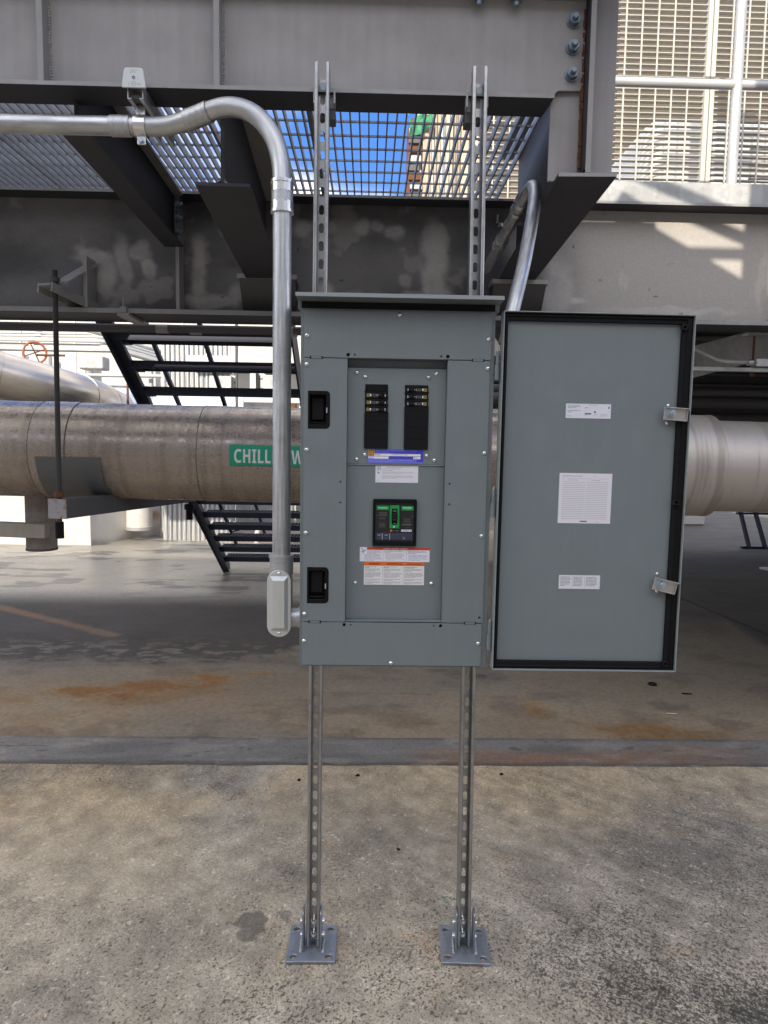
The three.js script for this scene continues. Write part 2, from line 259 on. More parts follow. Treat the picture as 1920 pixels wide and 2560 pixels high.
// ---------------------------------------------------------------- unseen building behind the viewer, roofline shaped to shade the yard
{
  const s = new THREE.Shape(); s.moveTo(-60, 0); s.lineTo(-60, 9.78); s.lineTo(-4.12, 9.78); s.lineTo(-3.95, 9.5); s.lineTo(45, 9.48); s.lineTo(45, 0);
  struct('building', ext(s, 10, 14), mat([0.42, 0.4, 0.37], 0.8));
  // unseen frame overhead, added and shaped to cast the sun-patch shadows
  struct('shadow_frame', merge([bar([-8, 3.47, 0.3], [0.46, 3.47, 0.3], 0.02, 0.4), bar([0.62, 3.36, 0.3], [1.75, 2.76, 0.3], 0.02, 0.34), bar([0.462, 3.29, 0.31], [0.86, 3.29, 0.31], 0.02, 0.33), bar([0.9, 3.31, 0.3], [1.36, 3.31, 0.3], 0.04, 0.04), bar([0.5, 3.69, 0.32], [1.4, 3.35, 0.32], 0.04, 0.05), box(0.1, 1.6, 0.1).translate(1.36, 3.6, 0.3)]), M.steelDark);
}

// ---------------------------------------------------------------- steelwork of the platform
// hexagon nut with washer and stud end, axis along +z
function nutGeo(r = 0.02) {
  return merge([cylZ(r * 1.25, 0.005, 24).translate(0, 0, 0.0025), hex(r, r * 0.95).rotateX(Math.PI / 2).translate(0, 0, 0.005 + r * 0.475), cylZ(r * 0.52, r * 0.75, 14).translate(0, 0, 0.005 + r * 1.3), cylZ(r * 0.52, r * 0.12, 14, r * 0.4).translate(0, 0, 0.005 + r * 1.73)]);
}
const NUT = nutGeo();
{
  const b = thing('steel_beam', 'grey steel beam crossing the top of the picture with bolted right end', 'steel beam', [0, 0, 0]);
  const web = new THREE.Shape(); web.moveTo(-4, 2.581); web.lineTo(0.640, 2.581); web.lineTo(0.648, 2.592); web.absarc(0.664, 2.6, 0.016, Math.PI, Math.PI / 2, true); web.lineTo(0.716, 2.617); web.lineTo(0.731, 2.617); web.lineTo(0.731, 2.862); web.lineTo(-4, 2.862); web.closePath();
  add(b, 'web', muv(ext(web, 0.01, -0.095)), M.steel);
  const fl = new THREE.Shape(); fl.moveTo(-4, 0); fl.lineTo(0.636, 0); fl.lineTo(0.628, 0.118); fl.lineTo(-4, 0.118); fl.closePath();
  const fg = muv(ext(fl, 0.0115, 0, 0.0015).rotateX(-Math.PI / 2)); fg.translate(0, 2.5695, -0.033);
  add(b, 'bottom_flange', fg, M.joist); add(b, 'lit_edge_strip', bx(-4, 0.635, 2.5697, 2.5808, -0.0329, -0.0312, 0.0005), M.steelEdge);  // underside shade painted as a dark flange, lit toe as a pale strip
  add(b, 'top_flange', bx(-4, 0.731, 2.8625, 2.874, -0.151, -0.033, 0.0015), M.steel);
  for (const x of [-0.816, -0.324, -1.35, -1.9, -2.5]) add(b, 'stiffener', bx(x - 0.009, x + 0.009, 2.5815, 2.862, -0.0845, -0.042, 0.002), M.steelEdge);
  { const wr = rng(15), bead = (x) => { const gs = []; for (let k = 0; k < 34; k++) gs.push(new THREE.SphereGeometry(0.0045 + wr() * 0.002, 6, 5).translate(x + (wr() - 0.5) * 0.002, 2.586 + k * 0.008, -0.0845)); return merge(gs); }; for (const x of [-0.816, -0.324]) for (const sd of [-0.0095, 0.0095]) add(b, 'weld_bead', bead(x + sd), M.steelEdge); }
  for (const y of [2.66, 2.734, 2.807]) add(b, 'bolt', NUT.clone().scale(0.83, 0.83, 0.83), M.bluebolt, [0.695, y, -0.085], [0, 0, y * 7]);
  for (const x of [0.417, 0.524]) add(b, 'bolt', NUT.clone().rotateX(Math.PI / 2).scale(0.85, 0.85, 0.85), M.bluebolt, [x, 2.8625, -0.06]);
}
function skew(g, pos, ang) { g.position.set(...pos); g.rotation.y = ang; return g; }
// girder at the right, running away from the viewer
{
  const L = 1.30, ang = -Math.atan2(0.065, 1.3);
  const b = skew(thing('steel_beam', 'deep steel girder with rust streak at its near end, above the open door', 'steel beam'), [0.738, 0, -0.03], ang);
  add(b, 'bottom_flange', bx(-0.084, 0.084, 2.356, 2.367, -L, 0, 0.0015), M.joist);
  add(b, 'web', bx(-0.0075, 0.0075, 2.3675, 2.9, -L, 0, 0), M.joist);
  // fillet weld where web meets flange
  const f = new THREE.Shape(); f.moveTo(0, 0); f.lineTo(0.013, 0); f.quadraticCurveTo(0.002, 0.002, 0, 0.013); f.closePath();
  add(b, 'fillet', muv(merge([ext(f, L - 0.002, -L + 0.001).translate(0.0076, 2.3671, 0), ext(f, L - 0.002, -L + 0.001).scale(-1, 1, 1).translate(-0.0076, 2.3671, 0)])), M.steelEdge);
  add(b, 'lit_end_strip', merge([bx(-0.083, 0.083, 2.3565, 2.3665, 0.0002, 0.0022), bx(-0.0072, 0.0072, 2.3675, 2.9, 0.0002, 0.0022)]), M.steelEdge);  // pale cover strips paint in the light on the near end
  add(b, 'top_flange', bx(-0.084, 0.084, 2.9005, 2.912, -L, 0, 0.0015), M.steel);
  add(b, 'stiffener', bx(-0.101, -0.0085, 2.368, 2.9, -0.078, -0.068, 0.001), M.steel);
  add(b, 'stiffener', bx(0.0085, 0.082, 2.368, 2.9, -0.06, -0.05, 0.001), M.steel);
  add(b, 'rust_seam', (() => { const r = rng(3), gs = []; for (let k = 0; k < 46; k++) { const y = 2.375 + k * 0.0104; gs.push(box(0.004 + r() * 0.006, 0.014, 0.004 + r() * 0.004).translate(-0.012 - r() * 0.002 , y, -0.058 + r() * 0.004)); } return merge(gs); })(), M.rust);
}
// joists between front beam and rear girder
{
  const L = 1.24, ang = Math.atan2(0.055, 1.24);
  const b = skew(thing('steel_beam', 'dark joist whose end shows as an upside-down T behind the conduit bend', 'steel beam'), [-0.323, 0, -0.115], ang);
  add(b, 'bottom_flange', bx(-0.081, 0.081, 2.335, 2.346, -L, 0, 0.0015), M.joist);
  add(b, 'web', bx(-0.0055, 0.0055, 2.3465, 2.70, -L, 0), M.joist);
  add(b, 'top_flange', bx(-0.081, 0.081, 2.7005, 2.7115, -L, -0.06, 0.0015), M.steel);
  const f = new THREE.Shape(); f.moveTo(0, 0); f.lineTo(0.012, 0); f.quadraticCurveTo(0.002, 0.002, 0, 0.012); f.closePath();
  add(b, 'fillet', muv(merge([ext(f, L - 0.002, -L + 0.001).translate(0.0056, 2.3461, 0), ext(f, L - 0.002, -L + 0.001).scale(-1, 1, 1).translate(-0.0056, 2.3461, 0)])), M.steelEdge);
}
{
  const L = 1.2, ang = Math.atan2(0.04, 1.2);
  const b = skew(thing('steel_beam', 'shallow dark joist passing above the horizontal conduit at left', 'steel beam'), [-0.752, 0, -0.12], ang);
  add(b, 'bottom_flange', bx(-0.043, 0.043, 2.474, 2.483, -L, 0, 0.0015), M.joist);
  add(b, 'web', bx(-0.004, 0.004, 2.4835, 2.702, -L, 0), M.joist);
  add(b, 'top_flange', bx(-0.043, 0.043, 2.7025, 2.7115, -L, -0.04, 0.0015), M.steel);
  for (const y of [2.53, 2.59, 2.65]) add(b, 'bolt', NUT.clone().scale(0.8, 0.8, 0.8).rotateY(Math.PI / 2), M.bluebolt, [0.02, y, -L + 0.05]);
}
// rear girder with patched primer
{
  const X0 = -2.4, X1 = 3.2, Y0 = 2.19, Y1 = 2.70;
  const P = [[-0.82 - 0.42, 2.47, .05, .03], [-1.06, 2.42, .04, .1], [-0.93, 2.40, .035, .05], [-1.2, 2.44, .09, .03], [-1.14, 2.36, .04, .09], [-0.97, 2.47, .05, .04], [-0.70, 2.43, .035, .1], [-0.71, 2.33, .03, .09], [-0.64, 2.24, .14, .03], [-0.53, 2.27, .04, .06], [-0.1, 2.60, .04, .03], [0.08, 2.595, .045, .035], [0.16, 2.605, .03, .025], [0.24, 2.59, .045, .035], [-0.22, 2.61, .06, .04], [0.42, 2.46, .06, .16], [0.43, 2.3, .06, .14], [0.02, 2.27, .13, .045], [-0.1, 2.3, .05, .05], [0.33, 2.27, .06, .05], [0.28, 2.36, .025, .03], [1.02, 2.34, .07, .17], [1.12, 2.29, .05, .02], [1.32, 2.39, .017, .05], [1.35, 2.37, .012, .045], [2.0, 2.4, .02, .13], [1.55, 2.24, .3, .02]];
  const col = tex(2048, 256, (u, v) => {
    const x = mix(X0, X1, u), y = mix(Y0, Y1, v), n = fbm(x * 3, y * 5 + 5, 5), w1 = (fbm(x * 9 + 30, y * 9, 4) - 0.5) * 0.07, w2 = (fbm(x * 9, y * 9 + 60, 4) - 0.5) * 0.07, f = vn(x * 200, y * 200);
    let p = 0; for (const [a, b, rx, ry] of P) { const d = Math.hypot((x + w1 - a) / rx, (y + w2 - b) / ry); p = Math.max(p, ss(1.45, 0.55, d) * (0.4 + 0.5 * vn(a * 9 + 3, b * 31))); }
    const right = ss(0.9, 1.2, x);
    let c = mix3([0.085, 0.084, 0.086], [0.185, 0.182, 0.183], ss(0.25, 0.75, n)); c = mix3(c, [0.44, 0.415, 0.385], right * 0.88);
    c = mix3(c, [0.56, 0.54, 0.51], p * 0.85 * (0.6 + 0.7 * fbm(x * 14, y * 14, 3)));
    c = mix3(c, [0.38, 0.36, 0.34], 0.4 * ss(0.62, 0.72, fbm(x * 7 + 4, y * 7 + 8, 4)) * (1 - right));
    c = mix3(c, [0.06, 0.055, 0.05], 0.8 * ss(0.93, 0.96, vn(x * 26, y * 26)) * ss(0.7, 0.9, vn(x * 70, y * 70)));
    const k = 0.92 + 0.16 * f; return [c[0] * k, c[1] * k, c[2] * k];
  }, true, THREE.MirroredRepeatWrapping);
  const m = mat(WHITE, 0.6, 0.1, { map: col });
  const b = thing('steel_beam', 'long rear girder with pale primer patches on its web, behind both struts', 'steel beam');
  const wg = box(16, 0.515, 0.012); wg.translate(0, 2.4485, -1.406);
  const p = wg.attributes.position, uv = wg.attributes.uv; for (let i = 0; i < p.count; i++) uv.setXY(i, (p.getX(i) - X0) / (X1 - X0), (p.getY(i) - Y0) / (Y1 - Y0));
  add(b, 'web', wg, m);
  add(b, 'bottom_flange', bx(-8, 8, 2.168, 2.1905, -1.5, -1.3, 0.002), M.joist); add(b, 'lit_edge_strip', bx(-8, 8, 2.1685, 2.19, -1.2999, -1.298, 0.0005), M.steelEdge);  // darker colour puts in the underside shade, strip the lit front edge
  add(b, 'top_flange', bx(-8, 8, 2.7065, 2.719, -1.5, -1.3, 0.002), M.joist); add(b, 'lit_edge_strip', bx(-8, 8, 2.707, 2.7187, -1.2999, -1.298, 0.0005), M.steelEdge);  // top flange likewise: shade in its colour, edge light in the strip
  for (const x of [-0.775, -2.2, 2.12]) add(b, 'stiffener', bx(x - 0.008, x + 0.008, 2.191, 2.706, -1.399, -1.31, 0.001), M.steel);
  add(b, 'bolt', NUT.clone().scale(0.5, 0.5, 0.5).rotateX(-Math.PI / 2), M.rust, [2.02, 2.191, -1.33]);
  // stiffened seats under the joists
  for (const [x0, x1] of [[-0.497, -0.222], [0.682, 0.945]]) {
    const s = part(b, 'seat');
    add(s, 'seat_plate', bx(x0, x1, 2.334, 2.354, -1.399, -1.285, 0.001), M.steelEdge);
    const t = new THREE.Shape(); t.moveTo(-1.398, 2.333); t.lineTo(-1.288, 2.333); t.lineTo(-1.398, 2.2); t.closePath();
    const xm = (x0 + x1) / 2;
    add(s, 'gusset', muv(ext(t, x1 - x0 - 0.02).rotateY(-Math.PI / 2)).translate(x1 - 0.01, 0, 0).scale(1, 1, 1), M.steelDark);
  }
}
// bar grating of the walkway
{
  const barG = box(0.005, 0.032, 1.34), rodCache = new Map();
  function grating(label, x0, x1, lean, seams = []) {
    const g = thing('bar_grating', label, 'grating', [x0, 2.722, -0.10], 'bays of bar grating in the walkway');
    const n = Math.round((x1 - x0) / 0.0334), R = rng(n);
    for (let k = 0; k <= n; k++) add(g, 'bearing_bar', barG, M.bar, [k * (x1 - x0) / n, 0.0165, -0.66], [0, lean, 0]);
    const len = x1 - x0; if (!rodCache.has(len)) rodCache.set(len, box(len, 0.007, 0.007));
    for (let k = 0; k < 11; k++) add(g, 'cross_rod', rodCache.get(len), M.bar, [len / 2, 0.026, -0.05 - k * 0.119]);
    for (const s of seams) add(g, 'end_bar', barG, M.bar, [s - x0 + 0.0013, 0.0155, -0.66], [0, lean, 0]);
    return g;
  }
  grating('galvanized bar grating seen as close slats at far left, behind the conduit', -2.3, -0.772, 0, [-1.3]);
  grating('narrow strip of bar grating between the two dark joists', -0.765, -0.337, 0, [-0.475]);
  grating('bar grating with blue sky showing through it between the struts', -0.325, 0.70, 0, [-0.11, -0.104]);
}
// toe plate, railing and screen on the upper deck at right
{
  const t = tag(add(scene, 'toe_plate', bx(0.98, 7, 2.7195, 2.81, -1.31, -1.302, 0.001), M.galvDull), 'galvanized toe plate along the edge of the upper deck, under the railing', 'toe plate');
  const r = thing('railing', 'white pipe railing in front of the slatted screen at upper right', 'railing');
  const ry = 3.262, rm = mat([0.62, 0.63, 0.63], 0.45, 0.3, { map: galvTone });
  for (const x of [1.80, 3.6, 5.4]) add(r, 'post', between([x, 2.722, -1.34], [x, 3.82, -1.34], 0.024, 20), rm);
  add(r, 'rail', between([0.83, ry, -1.34], [7, ry, -1.34], 0.021, 20), rm);
  add(r, 'rail', between([0.83, 3.80, -1.34], [7, 3.80, -1.34], 0.021, 20), rm);
  for (const x of [1.80]) add(r, 'bracket', bx(x + 0.03, x + 0.1, 2.7215, 2.81, -1.325, -1.3125, 0.001), M.galvDull);
}
{
  const slatM = mat([0.5, 0.475, 0.42], 0.65, 0, { map: steelTone }), vertM = mat([0.56, 0.53, 0.46], 0.6);
  const slatG = box(1.215, 0.005, 0.03), vG = box(0.007, 1.6, 0.007), frameV = box(0.022, 1.62, 0.034), frameH = box(1.255, 0.02, 0.034);
  const lab = ['slatted screen panel showing through the walkway grating beside the right strut', 'slatted beige screen panel right of the girder, behind the railing', 'slatted beige screen panel at the right edge, behind the railing post'];
  [0.66 + 0.0, 1.925 - 0.0, 3.19].forEach((x0, i) => {
    const s = thing('screen_panel', ['slatted beige screen panel left of the seam, behind the railing and the girder end', 'slatted beige screen panel right of the seam, at the right edge of the picture', 'slatted beige screen panel beyond the right edge'][i], 'screen panel', [x0, 2.86, -1.9], 'slatted screen panels on the upper deck');
    for (let k = 0; k < 51; k++) add(s, 'slat', slatG, slatM, [0.63, 0.03 + k * 0.0308, -0.012], [0.0, 0, 0]);
    for (let k = 1; k < 14; k++) add(s, 'bar', vG, vertM, [0.02 + k * 0.0865, 0.8, 0.007]);
    for (const x of [0.011, 1.247]) add(s, 'frame', frameV, vertM, [x, 0.8, 0]);
    for (const y of [-0.001, 1.605]) add(s, 'frame', frameH, vertM, [0.63, y, 0]);
  });
  // equipment behind the screen
  const u = thing('cooling_unit', 'white rounded cooling unit glimpsed through the slatted screen at right', 'cooling unit', [2.55, 2.75, -3.1]);
  add(u, 'casing', new RoundedBoxGeometry(1.35, 0.98, 0.9, 4, 0.14).translate(0, 0.49, 0), M.white);
  for (let k = 0; k < 7; k++) add(u, 'louvre', box(0.5, 0.025, 0.02), M.galvDull, [0.25, 0.25 + k * 0.085, 0.457]);
  add(u, 'base', box(1.4, 0.05, 0.95).translate(0, -0.026, 0), M.galvDull);
  const w = thing('equipment_housing', 'tan equipment housing behind the slatted screen at upper right', 'housing', [3.4, 2.72, -5.2]);
  add(w, 'wall', box(4.4, 3.4, 0.2).translate(0, 1.7, 0), mat([0.13, 0.108, 0.08], 0.8, 0, { map: steelTone }));
  add(w, 'roof', rbox(4.6, 0.1, 1.4, 0.02).translate(0, 3.451, -0.4), M.galvDull);
  for (const x of [-1.9, -0.9, 0.2, 1.3]) add(w, 'rib', box(0.08, 3.4, 0.06).translate(x, 1.7, 0.131), mat([0.17, 0.145, 0.11], 0.8));
}
// upper deck at right and what hangs below it
{
  struct('deck', bx(1.0, 14, 2.60, 2.715, -9, -1.505), mat([0.12, 0.12, 0.12], 0.8));
  [-2.6, -3.7, -4.8, -5.9, -7].forEach((z, i) => {
    const b = thing('deck_joist', ['nearest', 'second', 'third', 'fourth', 'farthest'][i] + ' dark joist under the upper deck, right of the open door', 'joist', [0, 0, z], 'dark joists under the upper deck');
    add(b, 'web', bx(1.0, 14, 2.3105, 2.599, -0.006, 0.006), M.steelDark); add(b, 'flange', bx(1.0, 14, 2.30, 2.31, -0.06, 0.06), M.steelDark);
  });
  const br = tag(add(scene, 'roof_brace', bar([1.4, 1.92, -1.9], [3.4, 2.48, -1.9], 0.012, 0.17), M.galvDull), 'grey sloping brace under the upper deck right of the door', 'brace');
  struct('plant_wall', bx(1.2, 16, 1.0, 2.6, -9.3, -9.05), mat([0.1, 0.1, 0.1], 0.85, 0, { map: steelTone }));
  [[2.0, -3.1, 0.03], [1.94, -3.3, 0.045], [1.86, -4.2, 0.05], [2.1, -5, 0.04]].forEach(([y, z, r], i) => tag(add(scene, 'pipe', between([0.9, y, z], [9, y, z], r), M.steelDark), ['thin upper', 'thick middle', 'lowest', 'farthest'][i] + ' dark pipe run under the upper deck at right', 'pipe', 'dark pipes under the upper deck'));
  const c = thing('conduit', 'thin grey conduit bending from behind the door to a junction box at right', 'conduit');
  const path = new THREE.CatmullRomCurve3([[1.55, 2.15, -1.5], [1.70, 2.103, -1.5], [1.74, 2.086, -1.5], [1.80, 2.055, -1.5], [1.86, 2.03, -1.5], [1.90, 2.0225, -1.5], [2.04, 2.02, -1.5]].map(V));
  add(c, 'pipe', new THREE.TubeGeometry(path, 40, 0.011, 12), M.galvDull);
  add(c, 'junction_box', bx(2.045, 2.32, 1.998, 2.038, -1.53, -1.47, 0.004), M.galv); add(c, 'connector', cylX(0.016, 0.03).translate(2.03, 2.02, -1.5), M.galv);
  const st = tag(add(scene, 'support_strut', bx(1.55, 2.34, 1.975, 1.993, -1.53, -1.49), M.galvDull), 'flat grey support channel below the thin conduit at right', 'support channel');
  const rd = thing('hanger_rod', 'rusty hanger rod holding the junction box below the right girder', 'hanger rod');
  add(rd, 'rod', between([2.066, 1.955, -1.545], [2.066, 2.166, -1.545], 0.006), M.rust); add(rd, 'nut', hex(0.012, 0.012).translate(2.066, 1.967, -1.545), M.rust); add(rd, 'plate', bx(2.02, 2.11, 2.158, 2.167, -1.58, -1.51), M.galvDull);
}
// pipes hanging just under the rear girder
[[2.19, -1.62, 0.015], [2.146, -1.6, 0.018], [2.165, -1.8, 0.014]].forEach(([y, z, r], i) => {
  const c = thing('conduit', ['upper', 'lower', 'rearmost'][i] + ' of three dark horizontal conduits under the rear girder', 'conduit', [0, y, z], 'dark conduits under the rear girder');
  add(c, 'pipe', between([-6, 0, 0], [0.7, 0.005, 0], r, 14), M.steelDark);
  for (const x of [-1.05 + i * 0.12, -0.3]) add(c, 'coupling', cylX(r * 1.25, 0.06).translate(x, 0, 0), M.steelEdge);
});
{
  const c = thing('beam_clamp', 'small beam clamp on the lower flange of the rear girder, left of the conduit', 'beam clamp', [-1.018, 2.165, -1.29]);
  add(c, 'channel', bx(-0.028, 0.028, -0.012, 0.002, -0.25, 0.01, 0.002), M.steelEdge); add(c, 'jaw', bx(-0.016, 0.016, 0.0025, 0.03, -0.01, 0.012, 0.003), M.steelEdge); add(c, 'screw', cyl(0.005, 0.05, 10).translate(0, 0.045, 0), M.steelEdge);
}

// ---------------------------------------------------------------- chilled water pipe and its hangers
const PIPE = { y: (x) => 1.515 - 0.01 * (x), z: -1.60, R: 0.242 };
{
  const jacket = tex(1024, 1024, (u, v) => { // u round the pipe, v along it
    const a = mir(u), st = fbm(v * 90, a * 2.2 + 3, 4), st2 = fbm(v * 26 + 9, a * 1.5, 3), n = fbm(v * 7, u * 9, 4), sp = vn(v * 330, a * 260);
    let c = mix3([0.26, 0.228, 0.2], [0.34, 0.305, 0.272], n);
    c = mix3(c, [0.19, 0.165, 0.145], 0.75 * ss(0.5, 0.75, st) * (0.5 + 0.5 * st2));
    c = mix3(c, [0.12, 0.11, 0.1], 0.55 * ss(0.72, 0.85, sp) * ss(0.4, 0.6, st2));
    c = mix3(c, [0.5, 0.48, 0.45], 0.4 * ss(0.85, 0.95, vn(v * 210 + 5, a * 300)));
    return c;
  });
  const jr = tex(512, 512, (u, v) => clamp(0.34 + 0.35 * (fbm(v * 120, mir(u) * 10, 4) - 0.5) + 0.25 * (vn(v * 250, mir(u) * 160) - 0.5)), false);
  const jm = mat([1.22, 1.18, 1.14], 0.9, 0.5, { map: jacket, roughnessMap: jr, bumpMap: jacket, bumpScale: 0.0015 });
  const jacket2 = tex(512, 512, (u, v) => { const a = mir(u), st = fbm(v * 60, a * 2 + 3, 4), n = fbm(v * 6, u * 7, 4), sp = vn(v * 160, a * 130); let c = mix3([0.44, 0.405, 0.365], [0.52, 0.485, 0.445], n); c = mix3(c, [0.30, 0.265, 0.23], 0.7 * ss(0.5, 0.72, st)); return mix3(c, [0.3, 0.275, 0.25], 0.25 * ss(0.9, 0.97, sp)); });
  const jm2 = mat(WHITE, 0.46, 0.4, { map: jacket2, bumpMap: jacket2, bumpScale: 0.0008 });
  const p = thing('chilled_water_pipe', 'large jacketed pipe running behind the electrical panel, with a green lettered band', 'pipe');
  const sec = (x0, x1, R, m = jm, name = 'jacket_section') => {
    const g = new THREE.CylinderGeometry(R, R, x1 - x0, 72, 1).rotateZ(Math.PI / 2); const uv = g.attributes.uv, ps = g.attributes.position;
    for (let i = 0; i < uv.count; i++) { const a = Math.atan2(ps.getZ(i), ps.getY(i)); if (Math.abs(g.attributes.normal.getX(i)) < 0.5) uv.setXY(i, uv.getX(i), (ps.getX(i) + (x0 + x1) / 2) / 2.3); }
    const xm = (x0 + x1) / 2; return add(p, name, g, m, [xm, PIPE.y(xm), PIPE.z], [0, 0, -0.01]);
  };
  sec(-7, -1.512, PIPE.R); sec(-1.511, -1.338, PIPE.R + 0.0025); sec(-1.337, -0.709, PIPE.R); sec(-0.708, 0.9, PIPE.R + 0.002);
  sec(0.901, 1.495, PIPE.R - 0.006, jm2); sec(1.495, 1.875, PIPE.R + 0.02, jm2, 'fitting_cover'); sec(1.8755, 9, PIPE.R - 0.006, jm2);
  for (const x of [-1.512, -1.337, -0.7085]) sec(x - 0.0018, x + 0.0018, PIPE.R + 0.0032, mat([0.12, 0.108, 0.096], 0.6, 0.4), 'lap_band');
  sec(1.866, 1.874, PIPE.R + 0.0215, jm2, 'lap_band');
  const lt = canvasTex(1024, 190, (g, w, h) => { g.fillStyle = '#0d9c7a'; g.fillRect(0, 0, w, h); { const q = rng(8); for (let k = 0; k < 500; k++) { g.fillStyle = q() > 0.5 ? 'rgba(60,70,60,0.10)' : 'rgba(200,220,200,0.08)'; g.fillRect(q() * w, q() * h, 2 + q() * 5, 4 + q() * 60); } g.fillStyle = 'rgba(40,45,40,0.35)'; g.fillRect(0, h - 7, w, 7); } g.fillStyle = '#e3e3df'; g.font = 'bold 168px sans-serif'; g.textBaseline = 'middle'; const tw = g.measureText('CHILLED WATER').width; g.save(); g.translate(38, h / 2 + 8); g.scale(930 / tw, 1); g.fillText('CHILLED WATER', 0, 0); g.restore(); });
  const L = 0.54, th = 0.21, lg = new THREE.CylinderGeometry(PIPE.R + 0.004, PIPE.R + 0.004, L, 24, 1, true, -th, th * 2).rotateZ(Math.PI / 2);
  { // lay u along the pipe, v upward
    const P2 = lg.attributes.position, u = lg.attributes.uv; for (let i = 0; i < P2.count; i++) { const a = Math.atan2(P2.getY(i), P2.getZ(i)); u.setXY(i, (P2.getX(i) + L / 2) / L, 0.5 + a / (2 * th)); }
    // a cylinder laid along x starts facing another way: find the middle and turn it to +z
  }
  const m0 = new THREE.Vector3(); for (let i = 0; i < lg.attributes.position.count; i++) m0.add(new THREE.Vector3().fromBufferAttribute(lg.attributes.position, i));
  lg.rotateX(Math.atan2(m0.y, m0.z)); { const P2 = lg.attributes.position, u = lg.attributes.uv; for (let i = 0; i < P2.count; i++) u.setY(i, 0.5 + Math.atan2(P2.getY(i), P2.getZ(i)) / (2 * th)); } lg.computeVertexNormals();
  add(p, 'lettered_band', lg, mat(WHITE, 0.45, 0, { map: lt, side: THREE.DoubleSide }), [-0.55 + L / 2, PIPE.y(-0.28), PIPE.z], [0, 0, -0.01]);
}
function arcPlate(R, t, x0, x1, a0, a1, n = 28) { // shell round the x axis, angles from +z upward
  const s = new THREE.Shape(); s.absarc(0, 0, R + t, a0, a1, false); s.absarc(0, 0, R, a1, a0, true); s.closePath();
  const g = new THREE.ExtrudeGeometry(s, { depth: x1 - x0, bevelEnabled: false, curveSegments: n }); g.rotateY(-Math.PI / 2); g.translate(x1, 0, 0); return g; // shape x -> z, y -> y
}
{
  const h = thing('pipe_hanger', 'threaded rod, bracket and rusty support beam carrying the large pipe at left', 'pipe hanger');
  const X = -1.28, Z = -1.17;
  add(h, 'rod', between([X + 0.004, 2.325, Z], [X - 0.006, 1.135, Z], 0.0115, 14), mat([0.07, 0.068, 0.066], 0.6, 0.4, { map: steelTone }));
  add(h, 'sleeve', cyl(0.019, 0.075, 14).translate(X - 0.006, 1.17, Z), M.black);
  add(h, 'nut', hex(0.021, 0.02).translate(X + 0.003, 2.283, Z), M.steelDark); add(h, 'nut', hex(0.021, 0.02).translate(X + 0.002, 2.238, Z), M.steelDark);
  add(h, 'nut', hex(0.022, 0.022).translate(X - 0.006, 1.334, Z), M.rust);
  const f = part(h, 'support_beam');
  add(f, 'tube', bar([-1.29, 1.268, -1.166], [-0.98, 1.262, -2.3], 0.092, 0.088), M.steelDark);
  const capM = tex(256, 256, (u, v) => { const r = ss(0.62, 0.74, fbm(u * 5, v * 5, 4)) * 0.8; return mix3([0.3, 0.3, 0.31], [0.3, 0.14, 0.05], r); });
  add(f, 'end_cap', bar([-1.2915, 1.268, -1.160], [-1.29, 1.268, -1.1655], 0.094, 0.09), mat(WHITE, 0.7, 0.2, { map: rep(capM, 9, 9) }));
  // triangular bracket on the rear girder
  const b = part(h, 'bracket');
  add(b, 'end_plate', bx(-1.2, -1.182, 2.1915, 2.42, -1.399, -1.29, 0.001), M.steel);
  add(b, 'arm', merge([bar([X - 0.03, 2.257, Z + 0.035], [-1.205, 2.212, -1.395], 0.075, 0.009), bar([X - 0.062, 2.245, Z + 0.02], [-1.24, 2.2, -1.395], 0.008, 0.04), bar([X + 0.01, 2.245, Z + 0.05], [-1.165, 2.2, -1.37], 0.008, 0.04)]), M.steelEdge);
  add(b, 'brace', bar([X + 0.03, 2.27, Z + 0.0], [-1.2, 2.40, -1.385], 0.065, 0.01), M.steel);
  const sd = arcPlate(PIPE.R + 0.0045, 0.004, -1.473, -1.165, -1.75, -0.12);
  tag(add(scene, 'pipe_saddle', sd, mat([0.15, 0.158, 0.16], 0.5, 0.2, { map: steelTone }), [0, PIPE.y(-1.32), PIPE.z]), 'grey curved saddle sheet between the large pipe and its support beam', 'pipe saddle');
  const bt = thing('hanging_bolt', 'short black bolt hanging below the far part of the support beam', 'bolt', [-0.93, 1.17, -2.1]);
  add(bt, 'shank', cyl(0.02, 0.09, 12), M.black); add(bt, 'nut', hex(0.03, 0.03).translate(0, 0.03, 0), M.black);
}
{
  const s = thing('pipe_stub', 'short capped pipe stub below the large pipe at far left', 'pipe stub', [-1.62, 0, -1.72]);
  const sm = mat([0.33, 0.29, 0.25], 0.7, 0.2, { map: galvTone });
  add(s, 'pipe', cyl(0.077, 0.30, 32).translate(0, 1.155, 0), sm); add(s, 'cap', cyl(0.079, 0.012, 32).translate(0, 1.0, 0), M.steelDark);
  const t = tag(add(scene, 'timber', muv(new RoundedBoxGeometry(0.72, 0.075, 0.06, 1, 0.006)), mat([0.42, 0.38, 0.33], 0.85, 0, { map: steelTone }), [-1.90, 1.12, -1.61], [0, 0, -0.03]), 'weathered grey timber lying across the pipe stub at far left', 'timber');
}

